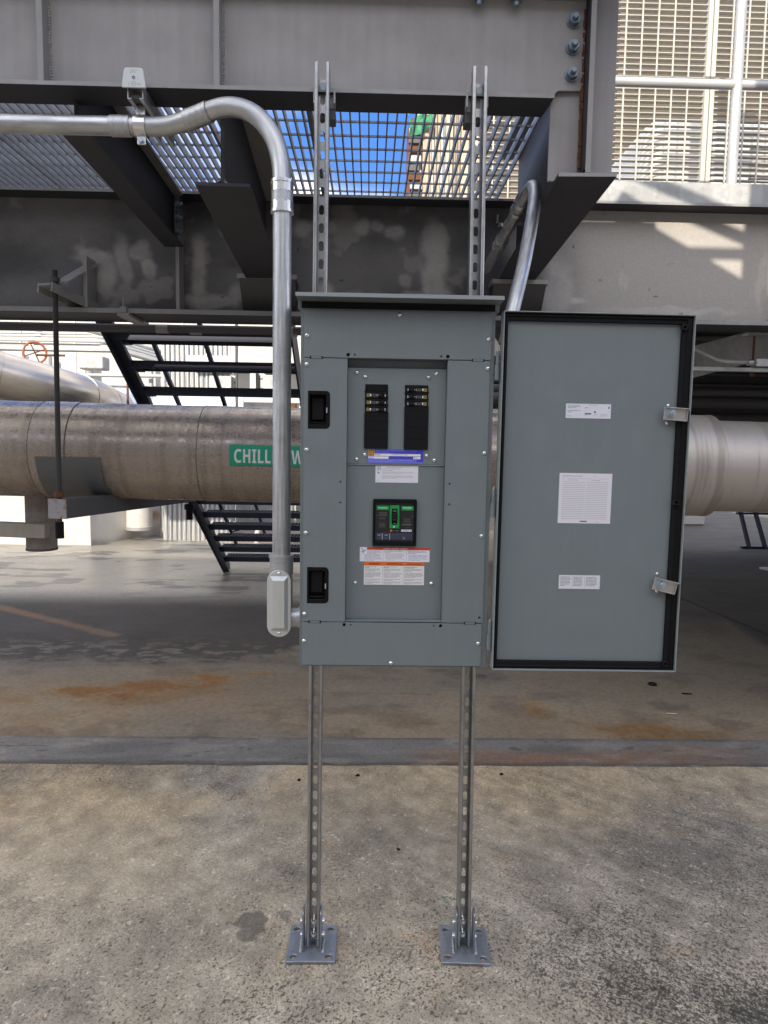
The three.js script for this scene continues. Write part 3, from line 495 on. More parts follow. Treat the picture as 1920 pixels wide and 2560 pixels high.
// ---------------------------------------------------------------- stairs behind the pipe
{
  const s = thing('steel_stairs', 'dark blue steel stairs with open treads rising behind the large pipe', 'stairs');
  const A = [2.40, -2.55], B = [0.0, -6.46];
  const stringer = (x) => { const sh = new THREE.Shape(); sh.moveTo(-B[1], 0.0); sh.lineTo(-B[1] + 0.34, 0.0); sh.lineTo(-B[1] + 0.34, 0.06); sh.lineTo(-A[1], A[0] + 0.15); sh.lineTo(-A[1] - 0.25, A[0] + 0.15); sh.lineTo(-A[1] - 0.1, A[0] - 0.02); sh.closePath(); return muv(ext(sh, 0.012).rotateY(Math.PI / 2)).translate(x, 0, 0); };
  add(s, 'stringer', stringer(-1.62), M.navy); add(s, 'stringer', stringer(-0.40), M.navy);
  const f1 = bar([-1.585, A[0], A[1]], [-1.585, B[0] + 0.02, B[1]], 0.07, 0.01); add(s, 'stringer_flange', f1, M.navy);
  for (let k = -1; k < 14; k++) {
    const y = 2.306 - 0.16 * k, z = -2.76 - 0.274 * k;
    const t = part(s, 'tread', [-1.0, y, z]);
    add(t, 'front_plate', box(1.18, 0.058, 0.012).translate(0, -0.029, 0.0), M.navy);
    add(t, 'nosing', box(1.18, 0.05, 0.012).translate(0, -0.025, -0.262), M.navy);
    if (k >= 5) { const gs = []; for (let i = 0; i < 34; i++) gs.push(box(0.006, 0.03, 0.262).translate(-0.56 + i * 0.034, -0.015, -0.131)); add(t, 'grating', merge(gs), M.navy); }
    else add(t, 'plate', box(1.18, 0.006, 0.25).translate(0, -0.004, -0.131), M.navy);
    add(t, 'angle', merge([box(0.006, 0.045, 0.24).translate(-0.586, -0.03, -0.13), box(0.05, 0.006, 0.24).translate(-0.565, -0.056, -0.13)]), M.navy);
  }
  const hr = part(s, 'handrail');
  add(hr, 'rail', bar([-1.45, 2.47, -2.9], [-1.45, 0.3, -6.5], 0.03, 0.03), M.navy);
  add(hr, 'rail', bar([-1.12, 2.62, -2.9], [-1.12, 0.4, -6.6], 0.03, 0.03), M.navy);
}

// ---------------------------------------------------------------- far background, left of the panel
{
  const wallM = mat([0.62, 0.6, 0.56], 0.85, 0, { map: steelTone });
  const rustWall = tex(512, 256, (u, v) => { const x = u * 2.6, y = v * 0.9, n = fbm(x * 4, y * 4, 4); let c = mix3([0.52, 0.5, 0.47], [0.63, 0.61, 0.57], n); c = mix3(c, [0.34, 0.16, 0.06], 0.85 * blob(x, y + 0.2 * (n - 0.5), 1.45, 0.3, 0.25, 0.12) + 0.5 * blob(x, y, 1.6, 0.1, 0.7, 0.07)); return mix3(c, [0.2, 0.19, 0.17], 0.6 * ss(0.12, 0.0, y + 0.1 * (n - 0.5))); }, true, THREE.MirroredRepeatWrapping);
  const w = thing('concrete_wall', 'low pale concrete containment wall with a rust stain, below the large pipe at left', 'wall');
  add(w, 'front_face', bx(-14, -4.04, 0, 0.85, -8.85, -8.6, 0.01), wallM);
  const ang = Math.atan2(2.9, 1.2), g = new THREE.BoxGeometry(3.3, 0.85, 0.25); g.translate(1.65, 0.425, -0.125);
  { const p = g.attributes.position, u = g.attributes.uv; for (let i = 0; i < p.count; i++) u.setXY(i, p.getX(i) / 2.6, p.getY(i) / 0.9); }
  add(w, 'side_face', g, mat(WHITE, 0.85, 0, { map: rustWall }), [-4.05, 0, -8.602], [0, ang, 0]);
  const dr = thing('downpipe', 'short grey vertical pipe in front of the containment wall', 'pipe', [-3.55, 0, -9.35]);
  add(dr, 'pipe', cyl(0.2, 0.75, 24).translate(0, 0.55, 0), wallM); add(dr, 'collar', cyl(0.22, 0.05, 24).translate(0, 0.19, 0), M.steelEdge);
  const pt = thing('post', 'thin grey post with cable beside the containment wall', 'post', [-3.25, 0, -9.6]);
  add(pt, 'pole', box(0.07, 1.0, 0.05).translate(0, 0.5, 0), M.steelEdge); add(pt, 'cable', new THREE.TubeGeometry(new THREE.CatmullRomCurve3([[0.04, 0.8, 0.05], [0.06, 0.3, 0.1], [0.25, 0.04, 0.2], [0.8, 0.05, 0.1], [1.6, 0.22, -0.4]].map(V)), 30, 0.012, 6), M.black);
  // white equipment shed far behind
  const wm = mat([0.62, 0.61, 0.58], 0.65, 0, { map: steelTone });
  const sh = thing('equipment_block', 'long white equipment block in the bright distance behind the stairs', 'equipment');
  add(sh, 'wall', bx(-14, 1.2, 0.9, 4.3, -12.3, -11.5, 0.02), wm); add(sh, 'base', bx(-12, 1.2, 0, 0.899, -12.25, -11.6), M.galvDull);
  for (let k = 0; k < 12; k++) add(sh, 'panel_rib', bx(-11.4 + k * 1.0, -11.36 + k * 1.0, 0.95, 4.2, -11.499, -11.48), M.whiteMetal);
  [[-10.2, 1.1, 1.4], [-7.9, 1.5, 1.2], [-4.6, 1.3, 0.9], [-2.7, 2.4, 1.1], [-1.2, 1.2, 1.0], [0.2, 2.2, 0.8]].forEach(([x, y, w], i) => { const v = part(sh, 'vent', [x, y, -11.47]); add(v, 'frame', rbox(w, 0.8, 0.05, 0.01).translate(0, 0.4, 0), M.galvDull); for (let k = 0; k < 7; k++) add(v, 'louvre', box(w - 0.12, 0.05, 0.03), M.steelDark, [0, 0.09 + k * 0.103, 0.03], [0.5, 0, 0]); });
  const pr = thing('pipe_rack', 'row of grey vertical pipes and brackets on the distant equipment block', 'pipe rack');
  for (let k = 0; k < 16; k++) { const x = -9.5 + k * 0.62 + (k % 3) * 0.11; add(pr, 'pipe', cyl(0.03 + (k % 4) * 0.015, 3.0, 10).translate(x, 1.6, -11.3), [M.galvDull, M.steelEdge, M.galv][k % 3]); if (k % 2) add(pr, 'valve_body', rbox(0.2, 0.16, 0.16, 0.03).translate(x, 1.75 + (k % 5) * 0.17, -11.24), k % 4 === 1 ? M.rust : M.steelDark); }
  for (const y of [1.95, 2.5, 2.75]) add(pr, 'cross_pipe', between([-11, y, -11.1], [1, y + 0.02, -11.1], 0.035, 10), M.galvDull);
  [[3.247, -9], [3.165, -9.1], [3.09, -9], [3.02, -9.1], [2.965, -9]].forEach(([y, z], i) => {
    const p = thing('white_pipe', ['topmost', 'second', 'middle', 'fourth', 'lowest'][i] + ' of the stacked white pipes under the girder at far left', 'pipe', [0, y, z], 'stacked white pipes at far left');
    const e = -4.15 + 0.09 * i;
    const pp = new THREE.CatmullRomCurve3([[-12, 0, 0], [-8, 0, 0], [e - 0.2, 0, 0], [e, 0, -0.05], [e + 0.25, -0.05, -0.5], [e + 0.5, -0.1, -1.1], [e + 0.9, -0.12, -2.4]].map(V), false, 'catmullrom', 0.2);
    add(p, 'pipe', new THREE.TubeGeometry(pp, 60, 0.034, 14), wm); for (const x of [-4.9, -5.6]) add(p, 'coupling', cylX(0.04, 0.08).translate(x - i * 0.05, 0, 0), M.galv);
  });
  tag(add(scene, 'pipe_rack_beam', bx(-9, -3.6, 2.90, 2.935, -8.9, -8.7, 0.003), M.galvDull), 'thin grey rack beam under the stacked white pipes', 'beam');
  const beams = [[2.90, 2.78, 'upper'], [2.40, 2.20, 'lower']];
  beams.forEach(([a, b, n]) => tag(add(scene, 'white_beam', bx(-2.7, 1.2, b, a, -9.2, -9, 0.005), wm), n + ' white horizontal beam seen between the stair treads', 'beam', 'white beams behind the stairs'));
  const er = thing('equipment_row', 'dark equipment boxes lined up between the two white beams', 'equipment');
  for (let k = 0; k < 5; k++) { const bb = add(er, 'box', bx(-2.4 + k * 0.42, -2.05 + k * 0.42, 2.42, 2.62 + (k % 2) * 0.04, -9.5, -9.25, 0.01), k % 2 ? M.steelDark : M.galvDull); add(bb, 'lid', bx(-2.38 + k * 0.42, -2.07 + k * 0.42, 2.665, 2.68, -9.48, -9.27), M.steelEdge); }
  add(er, 'upright', bx(-1.75, -1.66, 2.405, 2.775, -9.24, -9.19), wm);
  const cp = thing('corrugated_enclosure', 'tall corrugated metal enclosure seen through the stair handrails', 'enclosure', [-2.75, 0, -9.4]);
  for (let k = 0; k < 14; k++) add(cp, 'rib', cyl(0.03, 3.4, 10).translate(-0.38 + k * 0.075, 1.7, 0.03), k % 2 ? M.galv : M.galvDull);
  add(cp, 'sheet', bx(-0.42, 0.65, 0, 3.4, -0.06, 0.02), M.galv);
  tag(add(scene, 'hanger_rod', between([-1.0, 3.2, -4.0], [-1.0, 1.2, -4.0], 0.011, 10), M.steelDark), 'thin dark hanger rod crossing the upper stair treads', 'hanger rod');
  // thick insulated pipe curving away
  const ip = thing('insulated_pipe', 'thick shiny insulated pipe curving away above the large pipe at far left', 'pipe');
  const im = mat([0.58, 0.53, 0.46], 0.33, 0.75, { map: galvTone }), C = new THREE.CatmullRomCurve3([[-4.6, 2.42, -3.4], [-3.6, 2.28, -3.6], [-2.95, 2.1, -3.95], [-2.66, 2.02, -4.2], [-2.56, 1.98, -4.7], [-2.75, 1.95, -6], [-3.1, 1.9, -8.5]].map(V));
  add(ip, 'pipe', new THREE.TubeGeometry(C, 80, 0.2, 36), im);
  for (const t of [0.27, 0.4, 0.52, 0.66]) { const c = C.getPointAt(t), d = C.getTangentAt(t), g = cyl(0.204, 0.03, 40); g.applyQuaternion(new THREE.Quaternion().setFromUnitVectors(new THREE.Vector3(0, 1, 0), d)); g.translate(...c.toArray()); add(ip, 'band', g, im); }
  const wp = thing('white_duct', 'white wrapped duct behind the pipe elbow, left of the stairs', 'duct');
  add(wp, 'pipe', between([-4.2, 2.0, -6.2], [-1.4, 1.93, -6.6], 0.21, 32), mat([0.66, 0.7, 0.78], 0.4, 0.4)); for (const x of [-3.0, -2.75, -2.5]) add(wp, 'wrap_band', cylX(0.217, 0.05, 32).translate(x, 1.968 - (x + 3) * 0.025, -6.37 - (x + 3) * 0.143), M.whiteMetal);
  const vw = thing('valve', 'rusty orange valve handwheel above the insulated pipe at far left', 'valve', [-3.41, 2.37, -5.6]);
  add(vw, 'wheel', new THREE.TorusGeometry(0.11, 0.012, 8, 28), mat([0.35, 0.1, 0.04], 0.6), [0, 0.12, 0], [0, 0.5, 0]); add(vw, 'spoke', box(0.2, 0.012, 0.012), M.rust, [0, 0.12, 0], [0, 0.5, 0.4]); add(vw, 'spoke', box(0.2, 0.012, 0.012), M.rust, [0, 0.12, 0], [0, 0.5, 1.97]); add(vw, 'stem', cylX(0.012, 0.3).translate(0.15, 0.1, -0.03), M.rust); add(vw, 'body', rbox(0.26, 0.14, 0.2, 0.02).translate(0.62, 0.02, 0), M.galvDull);
  const lr = thing('red_rod', 'thin dark red rod with cap beside the white duct', 'rod', [-2.38, 0, -5.4]);
  add(lr, 'rod', cyl(0.012, 0.8, 8).translate(0, 1.83, 0), mat([0.14, 0.03, 0.02], 0.6)); add(lr, 'cap', cyl(0.03, 0.05, 12).translate(0, 2.25, 0), M.steelEdge);
  // low equipment under the stairs
  const tk = thing('tan_tank', 'rounded tan tank end seen between the lower stair treads', 'tank', [-0.95, 0.62, -9.5]);
  add(tk, 'shell', new THREE.CapsuleGeometry(0.32, 1.6, 10, 28).rotateZ(Math.PI / 2).translate(0.7, 0.35, 0), mat([0.62, 0.54, 0.42], 0.5)); add(tk, 'cradle', box(0.12, 0.65, 0.4).translate(0.3, -0.295, 0), M.galvDull); add(tk, 'cradle', box(0.12, 0.65, 0.4).translate(1.3, -0.295, 0), M.galvDull);
  const fp = thing('floor_pipe', 'white capped floor pipe bent to the right behind the stairs', 'pipe', [-1.65, 0, -9.2]);
  add(fp, 'pipe', new THREE.TubeGeometry(new THREE.CatmullRomCurve3([[0, 0, 0], [0, 0.12, 0], [0.05, 0.22, 0], [0.2, 0.27, 0], [0.3, 0.27, 0]].map(V)), 20, 0.04, 12), wm); add(fp, 'cap', cylX(0.05, 0.05).translate(0.32, 0.27, 0), wm);
}
// small steel ladder stand at far right
{
  const l = thing('step_ladder', 'small blue-grey step frame standing on the far ground at the right edge', 'step ladder', [6.22, 0, -9.25]); l.scale.setScalar(1.15);
  for (const s of [0, 0.2]) add(l, 'leg', bar([-0.02 + s, 0.86, -0.28], [0.05 + s * 1.15, 0, 0.1], 0.035, 0.05), M.navy);
  for (const s of [0.5, 0.7]) add(l, 'leg', bar([-0.02 + s, 0.86, -0.28], [0.05 + s * 1.1, 0, 0.1], 0.035, 0.05), M.navy);
  for (const [y, z] of [[0.02, 0.06], [0.48, -0.12], [0.62, -0.18], [0.78, -0.25]]) add(l, 'rung', box(0.85, 0.03, 0.06).translate(0.38, y, z), M.navy);
  const rb = thing('concrete_block', 'pale concrete block in the distance at the right edge', 'block', [6.4, 0, -13]); add(rb, 'block', rbox(1.6, 0.5, 0.8, 0.03).translate(0, 0.25, 0), mat([0.55, 0.53, 0.5], 0.85)); add(rb, 'cap', rbox(1.66, 0.06, 0.86, 0.01).translate(0, 0.531, 0), mat([0.6, 0.58, 0.55], 0.85));
  tag(add(scene, 'drain_cover', cyl(0.12, 0.012, 32).translate(0, 0.006, 0), mat([0.55, 0.55, 0.55], 0.5), [5.5, 0.0, -7.2]), 'pale round cover on the ground at the right edge', 'drain cover');
}
// tower seen through the grating
{
  const t = thing('ribbed_tower', 'tall tan and white ribbed building seen through the walkway grating', 'building', [0, 0, -14]);
  const stripes = [[0.88, 0.95, [0.17, 0.05, 0.04], 8.45], [0.97, 1.12, [0.4, 0.33, 0.27], 8.5], [1.12, 1.2, [0.75, 0.73, 0.7], 20], [1.2, 1.34, [0.55, 0.42, 0.28], 20], [1.34, 1.46, [0.75, 0.7, 0.62], 20], [1.46, 1.6, [0.55, 0.43, 0.28], 20], [1.6, 1.7, [0.62, 0.66, 0.74], 20], [1.7, 1.86, [0.6, 0.52, 0.38], 20], [1.86, 2.04, [0.42, 0.36, 0.28], 20], [2.04, 2.2, [0.68, 0.54, 0.36], 20], [2.2, 2.6, [0.5, 0.42, 0.32], 20], [2.6, 3.2, [0.4, 0.35, 0.3], 20]];
  stripes.forEach(([a, b, c, h], i) => add(t, i < 2 ? 'steel_column' : 'cladding_panel', bx(a, b - 0.012, 0, Math.min(h, 14), -0.6 - (i % 3) * 0.05, (i % 2) * 0.1 - (i % 3) * 0.03), mat(c, 0.7, 0, { map: steelTone })));
  const r = rng(11); for (let k = 0; k < 12; k++) add(t, 'floor_band', box(0.26, 0.12, 0.1), [M.steelDark, M.galvDull, M.rust][k % 3], [1.03 + (r() - 0.5) * 0.1, 6.4 + k * 0.19, 0.12]);
  for (let k = 0; k < 26; k++) add(t, 'dark_gap', box(0.012, 13.9, 0.02), M.steelDark, [1.22 + (k % 8) * 0.14 + (k > 7 ? 0.07 : 0) * (k % 3), 7, 0.08 - 0.2 * (k > 7)]);
  const c = thing('tarpaulin', 'bright green tarpaulin hanging on the tower, seen through the grating', 'tarpaulin', [1.12, 8.42, -13.8]);
  const g = new THREE.PlaneGeometry(0.5, 0.34, 16, 12), p = g.attributes.position; for (let i = 0; i < p.count; i++) { const x = p.getX(i), y = p.getY(i); p.setXYZ(i, x + 0.12 * (vn(x * 6 + 3, y * 6) - 0.5), y * (0.75 + 0.6 * vn(x * 5 + 9, 2)) + x * 0.25, 0.18 * (vn(x * 9 + 30, y * 5) - 0.5)); } g.computeVertexNormals();
  add(c, 'cloth', g, mat([0.02, 0.2, 0.08], 0.6, 0, { side: THREE.DoubleSide })); add(c, 'edge_rope', between([-0.3, 0.2, 0], [0.3, 0.3, 0], 0.012, 6), M.white);
}

// ---------------------------------------------------------------- strut posts
function slotPath(x, y, w, h) { const p = new THREE.Path(), r = w / 2, s = h / 2 - r; p.absarc(x, y + s, r, 0, Math.PI); p.absarc(x, y - s, r, Math.PI, 2 * Math.PI); p.closePath(); return p; }
const strutM = mat([0.5, 0.51, 0.51], 0.33, 0.9, { map: galvTone });
{
  const TOP = 2.637, H0 = 0.016;
  const back = rectShape(-0.0206, 0.0206, H0, 2.608);
  for (let k = 0; k < 24; k++) back.holes.push(slotPath(0, 0.138 + 0.0505 * k, 0.0143, 0.0286));
  for (let k = 0; k < 24; k++) back.holes.push(slotPath(0, 2.554 - 0.0505 * k, 0.0143, 0.0286));
  const backG = muv(ext(back, 0.0026, -0.0413, 0, 5));
  // one side with its in-turned lip, drawn in plan (x, -z) and pulled up
  const side = (s) => { const p = new THREE.Shape(); const pts = [[0.0206, 0.0413], [0.0206, 0.002], [0.0186, 0], [0.0128, 0], [0.0112, 0.0016], [0.0112, 0.0085], [0.0136, 0.0085], [0.0136, 0.0026], [0.0174, 0.0026], [0.0181, 0.0033], [0.0181, 0.0385], [0.0206, 0.0413]]; pts.forEach(([x, z], i) => i ? p.lineTo(s * x, z) : p.moveTo(s * x, z)); const g = new THREE.ExtrudeGeometry(p, { depth: TOP - H0, bevelEnabled: false }); g.rotateX(-Math.PI / 2); g.translate(0, H0, 0); const q = muv(g.scale(1, 1, 1)); return q; };
  const fixZ = (g) => { g.computeBoundingBox(); return g; };
  const sideG = merge([fixZ(side(1)), fixZ(side(-1))]);
  const headBolt = merge([cylZ(0.0125, 0.003, 20).translate(0, 0, 0.0015), hex(0.0105, 0.009).rotateX(Math.PI / 2).translate(0, 0, 0.0075)]);
  const mk = (label, x, lean) => {
    const t = thing('strut_post', label, 'strut post', [x, 0, -0.003], 'slotted strut posts'); t.rotation.z = lean;
    add(t, 'channel_back', backG, strutM); add(t, 'channel_side', sideG, strutM);
    const lb = merge([cylZ(0.0128, 0.003, 20).translate(0, 0, 0.0015), hex(0.0105, 0.009).rotateX(Math.PI / 2).translate(0, 0, 0.0075), cylZ(0.006, 0.012, 12).translate(0, 0, 0.017)]);
    for (const y of [0.04, 0.084]) add(t, 'bolt', lb.clone().scale(0.9, 0.9, 0.9), M.zinc, [0, y, -0.0385], [0, 0, y * 9]);
    const b = add(t, 'bolt', headBolt, M.zincBlue, [0.002, 2.585, -0.0385], [0.12, 0, 0.3]); add(b, 'washer', cylZ(0.0155, 0.002, 24), M.zinc, [0, 0, 0.001]);
    return t;
  };
  mk('left slotted strut post, standing beside the vertical conduit', -0.0345, -0.0042);
  mk('right slotted strut post, standing beside the open door', 0.4385, 0.0076);
  // base plates
  const plateS = (() => { const s = rectShape(-0.0755, 0.0755, -0.084, 0.084, 0.003); for (const x of [-0.054, 0.054]) for (const z of [-0.062, 0.062]) s.holes.push(circ(x, z, 0.0105)); return s; })();
  const plateG = muv(ext(plateS, 0.0095, 0, 0.0012, 10).rotateX(-Math.PI / 2));
  const earS = new THREE.Shape(); earS.moveTo(-0.03, 0); earS.lineTo(0.03, 0); earS.lineTo(0.024, 0.112); earS.absarc(0.012, 0.112, 0.012, 0, Math.PI / 2); earS.lineTo(-0.012, 0.124); earS.absarc(-0.012, 0.112, 0.012, Math.PI / 2, Math.PI); earS.closePath();
  const earG = muv(ext(earS, 0.0055, -0.00275, 0.001, 5).rotateY(Math.PI / 2));
  const wr = rng(21);
  const baseM = mat([0.36, 0.4, 0.44], 0.38, 0.7, { map: galvTone, roughnessMap: rep(rough1, 3, 3) }); baseM.roughness = 0.75;
  const mkb = (label, x, z, ry) => {
    const t = thing('strut_footing', label, 'post base', [x, 0.0045, z], 'post bases bolted through the concrete'); t.rotation.y = ry;
    add(t, 'base_plate', plateG, baseM);
    for (const s of [-1, 1]) add(t, 'ear', earG, baseM, [s * 0.0275, 0.0096, 0.012]);
    for (const s of [-1, 1]) { const gs = []; for (let k = 0; k < 11; k++) gs.push(new THREE.SphereGeometry(0.0042 + wr() * 0.0025, 8, 6).scale(0.8, 0.8, 1).translate(s * (0.0335 + wr() * 0.002), 0.0105, -0.018 + k * 0.006)); add(t, 'weld_bead', merge(gs), M.galvDull); }
    for (const s of [-1, 1]) for (const y of [0.036, 0.082]) add(t, 'nut', hex(0.0095, 0.007).rotateZ(Math.PI / 2).translate(s * 0.034, y, 0.0), M.zinc);
    return t;
  };
  mkb('left post base of dark steel, with pale weld beads', -0.037, -0.026, 0.0);
  mkb('right post base of dark steel, turned slightly, near the green leaf', 0.441, -0.019, -0.05);
  // window clamps holding the strut tops to the beam flange
  const ws = new THREE.Shape(); ws.moveTo(-0.031, 0); ws.lineTo(0.031, 0); ws.lineTo(0.029, 0.045); ws.lineTo(0.024, 0.07); ws.quadraticCurveTo(0.022, 0.078, 0.014, 0.078); ws.lineTo(-0.014, 0.078); ws.quadraticCurveTo(-0.022, 0.078, -0.024, 0.07); ws.lineTo(-0.029, 0.045); ws.closePath();
  const wg = muv(ext(ws, 0.006, -0.006, 0.0012));
  const mkc = (label, x) => {
    const t = thing('beam_clamp', label, 'beam clamp', [x, 2.532, -0.046], 'beam clamps at the strut tops');
    add(t, 'face_plate', wg, M.galvDull); add(t, 'hook', bx(-0.03, 0.03, -0.03, -0.001, -0.05, 0.0, 0.002), M.steelDark);
    add(t, 'cheek', bx(-0.031, -0.026, 0.001, 0.034, 0.0005, 0.03, 0.001), M.galvDull); add(t, 'cheek', bx(0.026, 0.031, 0.001, 0.034, 0.0005, 0.03, 0.001), M.galvDull); return t;
  };
  mkc('beam clamp at the top of the left strut post', -0.018); mkc('beam clamp at the top of the right strut post', 0.413);
}

// ---------------------------------------------------------------- conduit with elbow, conduit body and strap
{
  const condTex = tex(256, 1024, (u, v) => { const st = fbm(mir(u) * 14, v * 3 + 4, 4), sp = vn(mir(u) * 40, v * 260), n = fbm(mir(u) * 3, v * 12, 4); let k = 0.53 + 0.4 * (st - 0.5) + 0.2 * (n - 0.5); if (sp > 0.9) k *= 0.75; return [k * 0.98, k, k * 1.01]; });
  const condR = tex(256, 512, (u, v) => clamp(0.38 + 0.5 * (fbm(mir(u) * 10, v * 6, 4) - 0.35) + 0.15 * (vn(mir(u) * 60, v * 160) - 0.5), 0.15), false);
  const cm = mat([1, 1, 1], 1, 0.88, { map: rep(condTex, 1, 2), roughnessMap: rep(condR, 1, 3) });
  M.conduit = cm;
  const c = thing('conduit', 'large galvanized conduit bending down from the left edge to the box, with oval conduit body', 'conduit');
  const R = 0.0258;
  const pts = [[-2.2, 2.472, -0.06], [-1.4, 2.473, -0.06], [-0.942, 2.474, -0.06], [-0.7, 2.475, -0.06], [-0.55, 2.476, -0.06], [-0.475, 2.476, -0.055], [-0.425, 2.481, -0.04], [-0.376, 2.491, -0.025], [-0.328, 2.503, -0.01], [-0.287, 2.508, 0], [-0.247, 2.501, 0.01], [-0.207, 2.481, 0.02], [-0.173, 2.447, 0.03], [-0.146, 2.4, 0.04], [-0.132, 2.348, 0.045], [-0.1275, 2.298, 0.049], [-0.127, 2.25, 0.05]];
  add(c, 'elbow', new THREE.TubeGeometry(new THREE.CatmullRomCurve3(pts.map(V)), 160, R, 32), cm);
  add(c, 'pipe', between([-0.127, 2.262, 0.05], [-0.1265, 1.24, 0.056], R, 36), cm);
  // compression coupling
  const cp = part(c, 'coupling', [-0.127, 2.252, 0.05]);
  add(cp, 'gland_nut', merge([cyl(R + 0.0055, 0.026, 8).toNonIndexed().translate(0, 0.026, 0), cyl(R + 0.0065, 0.008, 32).translate(0, 0.04, 0)]), M.zinc);
  add(cp, 'body', cyl(R + 0.0035, 0.03, 32), M.galv); add(cp, 'gland_nut', merge([cyl(R + 0.0055, 0.024, 8).toNonIndexed().translate(0, -0.024, 0), cyl(R + 0.0065, 0.007, 32).translate(0, -0.0385, 0)]), M.zinc);
  add(c, 'sleeve', between([-0.628, 2.4755, -0.06], [-0.572, 2.476, -0.06], R + 0.003, 36), M.galv);
  { const cv = new THREE.CatmullRomCurve3(pts.map(V)); const a = cv.getPointAt(0.772), t = []; let best = 9, u0 = 0; for (let u = 0; u < 1; u += 0.002) { const p = cv.getPointAt(u), d = Math.hypot(p.x + 0.372); if (d < best) { best = d; u0 = u; } } const q = []; for (let k = -3; k <= 3; k++) q.push(cv.getPointAt(u0 + k * 0.0055)); add(c, 'sleeve', new THREE.TubeGeometry(new THREE.CatmullRomCurve3(q), 12, R + 0.003, 36), M.galv); }
  // conduit body
  const b = part(c, 'conduit_body', [-0.1295, 1.126, 0.056]);
  const oval = (w, h, r) => rectShape(-w, w, -h, h, r);
  add(b, 'housing', muv(ext(oval(0.0325, 0.094, 0.0322), 0.06, -0.03, 0.006, 12)), mat([0.5, 0.5, 0.49], 0.45, 0.6, { map: galvTone }));
  add(b, 'hub', merge([cyl(0.0335, 0.05, 36).translate(0.003, 0.105, 0), cyl(0.036, 0.008, 36).translate(0.003, 0.132, 0)]), M.galv);
  add(b, 'cover', muv(ext(oval(0.034, 0.0965, 0.0337), 0.0035, 0.0305, 0.001, 14)), mat([0.6, 0.62, 0.6], 0.35, 0.45));
  { // raised centre with sloping sides
    const o = [[-0.0255, -0.079], [0.0255, -0.079], [0.0255, 0.079], [-0.0255, 0.079]], i2 = [[-0.016, -0.068], [0.016, -0.068], [0.016, 0.068], [-0.016, 0.068]], z0 = 0.0341, z1 = 0.0445, pos = [];
    const tri = (...v) => v.forEach((q) => pos.push(...q));
    for (let k = 0; k < 4; k++) { const l = (k + 1) % 4, A = [...o[k], z0], B = [...o[l], z0], C2 = [...i2[l], z1], D = [...i2[k], z1]; tri(A, B, C2, A, C2, D); }
    tri([...i2[0], z1], [...i2[1], z1], [...i2[2], z1], [...i2[0], z1], [...i2[2], z1], [...i2[3], z1]);
    const g = new THREE.BufferGeometry(); g.setAttribute('position', new THREE.Float32BufferAttribute(pos, 3)); g.computeVertexNormals(); add(b, 'cover_boss', muv(g), mat([0.6, 0.62, 0.6], 0.3, 0.5));
    for (let k = 0; k < 7; k++) add(b, 'cast_letter', merge([box(0.006, 0.0015, 0.0012), box(0.0015, 0.006, 0.0012).translate(k % 2 ? 0.002 : -0.002, 0.001, 0.0003)]), mat([0.6, 0.62, 0.6], 0.3, 0.5), [0.002, -0.04 + k * 0.0115, 0.045]);
  }
  for (const y of [-0.0865, 0.0865]) add(b, 'screw', new THREE.SphereGeometry(0.0055, 14, 8).scale(1, 1, 0.5), M.zinc, [0, y, 0.0345]);
  add(c, 'nipple', merge([cylX(0.0275, 0.05, 32).translate(-0.078, 1.079, 0.056), cylX(0.03, 0.012, 32).translate(-0.0725, 1.079, 0.056)]), M.galv);
  // hanger: strut stub under the beam flange with its stamped end plate and the strap
  const h = thing('strut_hanger', 'strut stub hanging under the beam with stamped end plate and conduit strap', 'strut hanger');
  const es = new THREE.Shape(); es.moveTo(-0.0325, 0); es.lineTo(0.0325, 0); es.quadraticCurveTo(0.033, 0.004, 0.0325, 0.01); es.lineTo(0.027, 0.045); es.quadraticCurveTo(0.025, 0.053, 0.017, 0.053); es.lineTo(-0.019, 0.053); es.quadraticCurveTo(-0.026, 0.053, -0.0275, 0.045); es.lineTo(-0.0325, 0.01); es.quadraticCurveTo(-0.033, 0.004, -0.0325, 0);
  es.holes.push(circ(0, 0.026, 0.0045));
  const stamp = canvasTex(256, 224, (g, w, hh) => { g.fillStyle = '#c3c8c6'; g.fillRect(0, 0, w, hh); g.fillStyle = '#7c8282'; g.textAlign = 'center'; g.font = '48px sans-serif'; g.fillText('2½"', w / 2, 62); g.font = 'bold 26px sans-serif'; g.fillText('C', w / 2 - 50, 196); g.fillText('U S', w / 2 + 56, 196); g.font = 'bold 24px sans-serif'; g.fillText('UL', w / 2, 188); g.lineWidth = 4; g.strokeStyle = '#7c8282'; g.beginPath(); g.arc(w / 2, 180, 24, 0, 7); g.stroke(); });
  const pg = ext(es, 0.006, 0, 0.0012, 6); { const p = pg.attributes.position, u = pg.attributes.uv; for (let i = 0; i < p.count; i++) u.setXY(i, (p.getX(i) + 0.0335) / 0.067, p.getY(i) / 0.054); }
  add(h, 'end_plate', pg, mat(WHITE, 0.45, 0.35, { map: stamp }), [-0.5425, 2.5525, -0.004]);
  const sp = (s) => bx(s * 0.0206 - 0.0013, s * 0.0206 + 0.0013, 2.528, 2.566, -0.33, -0.01);
  add(h, 'channel', merge([sp(-1), sp(1), bx(-0.0193, 0.0193, 2.563, 2.566, -0.33, -0.01), bx(-0.0193, -0.0112, 2.528, 2.5305, -0.33, -0.01), bx(0.0112, 0.0193, 2.528, 2.5305, -0.33, -0.01)]).translate(-0.5425, 0, 0), M.galv);
  add(h, 'spring_nut', bx(-0.017, 0.017, 2.533, 2.545, -0.05, -0.02, 0.002).translate(-0.5425, 0, 0), M.steelDark);
  const st = part(h, 'strap');
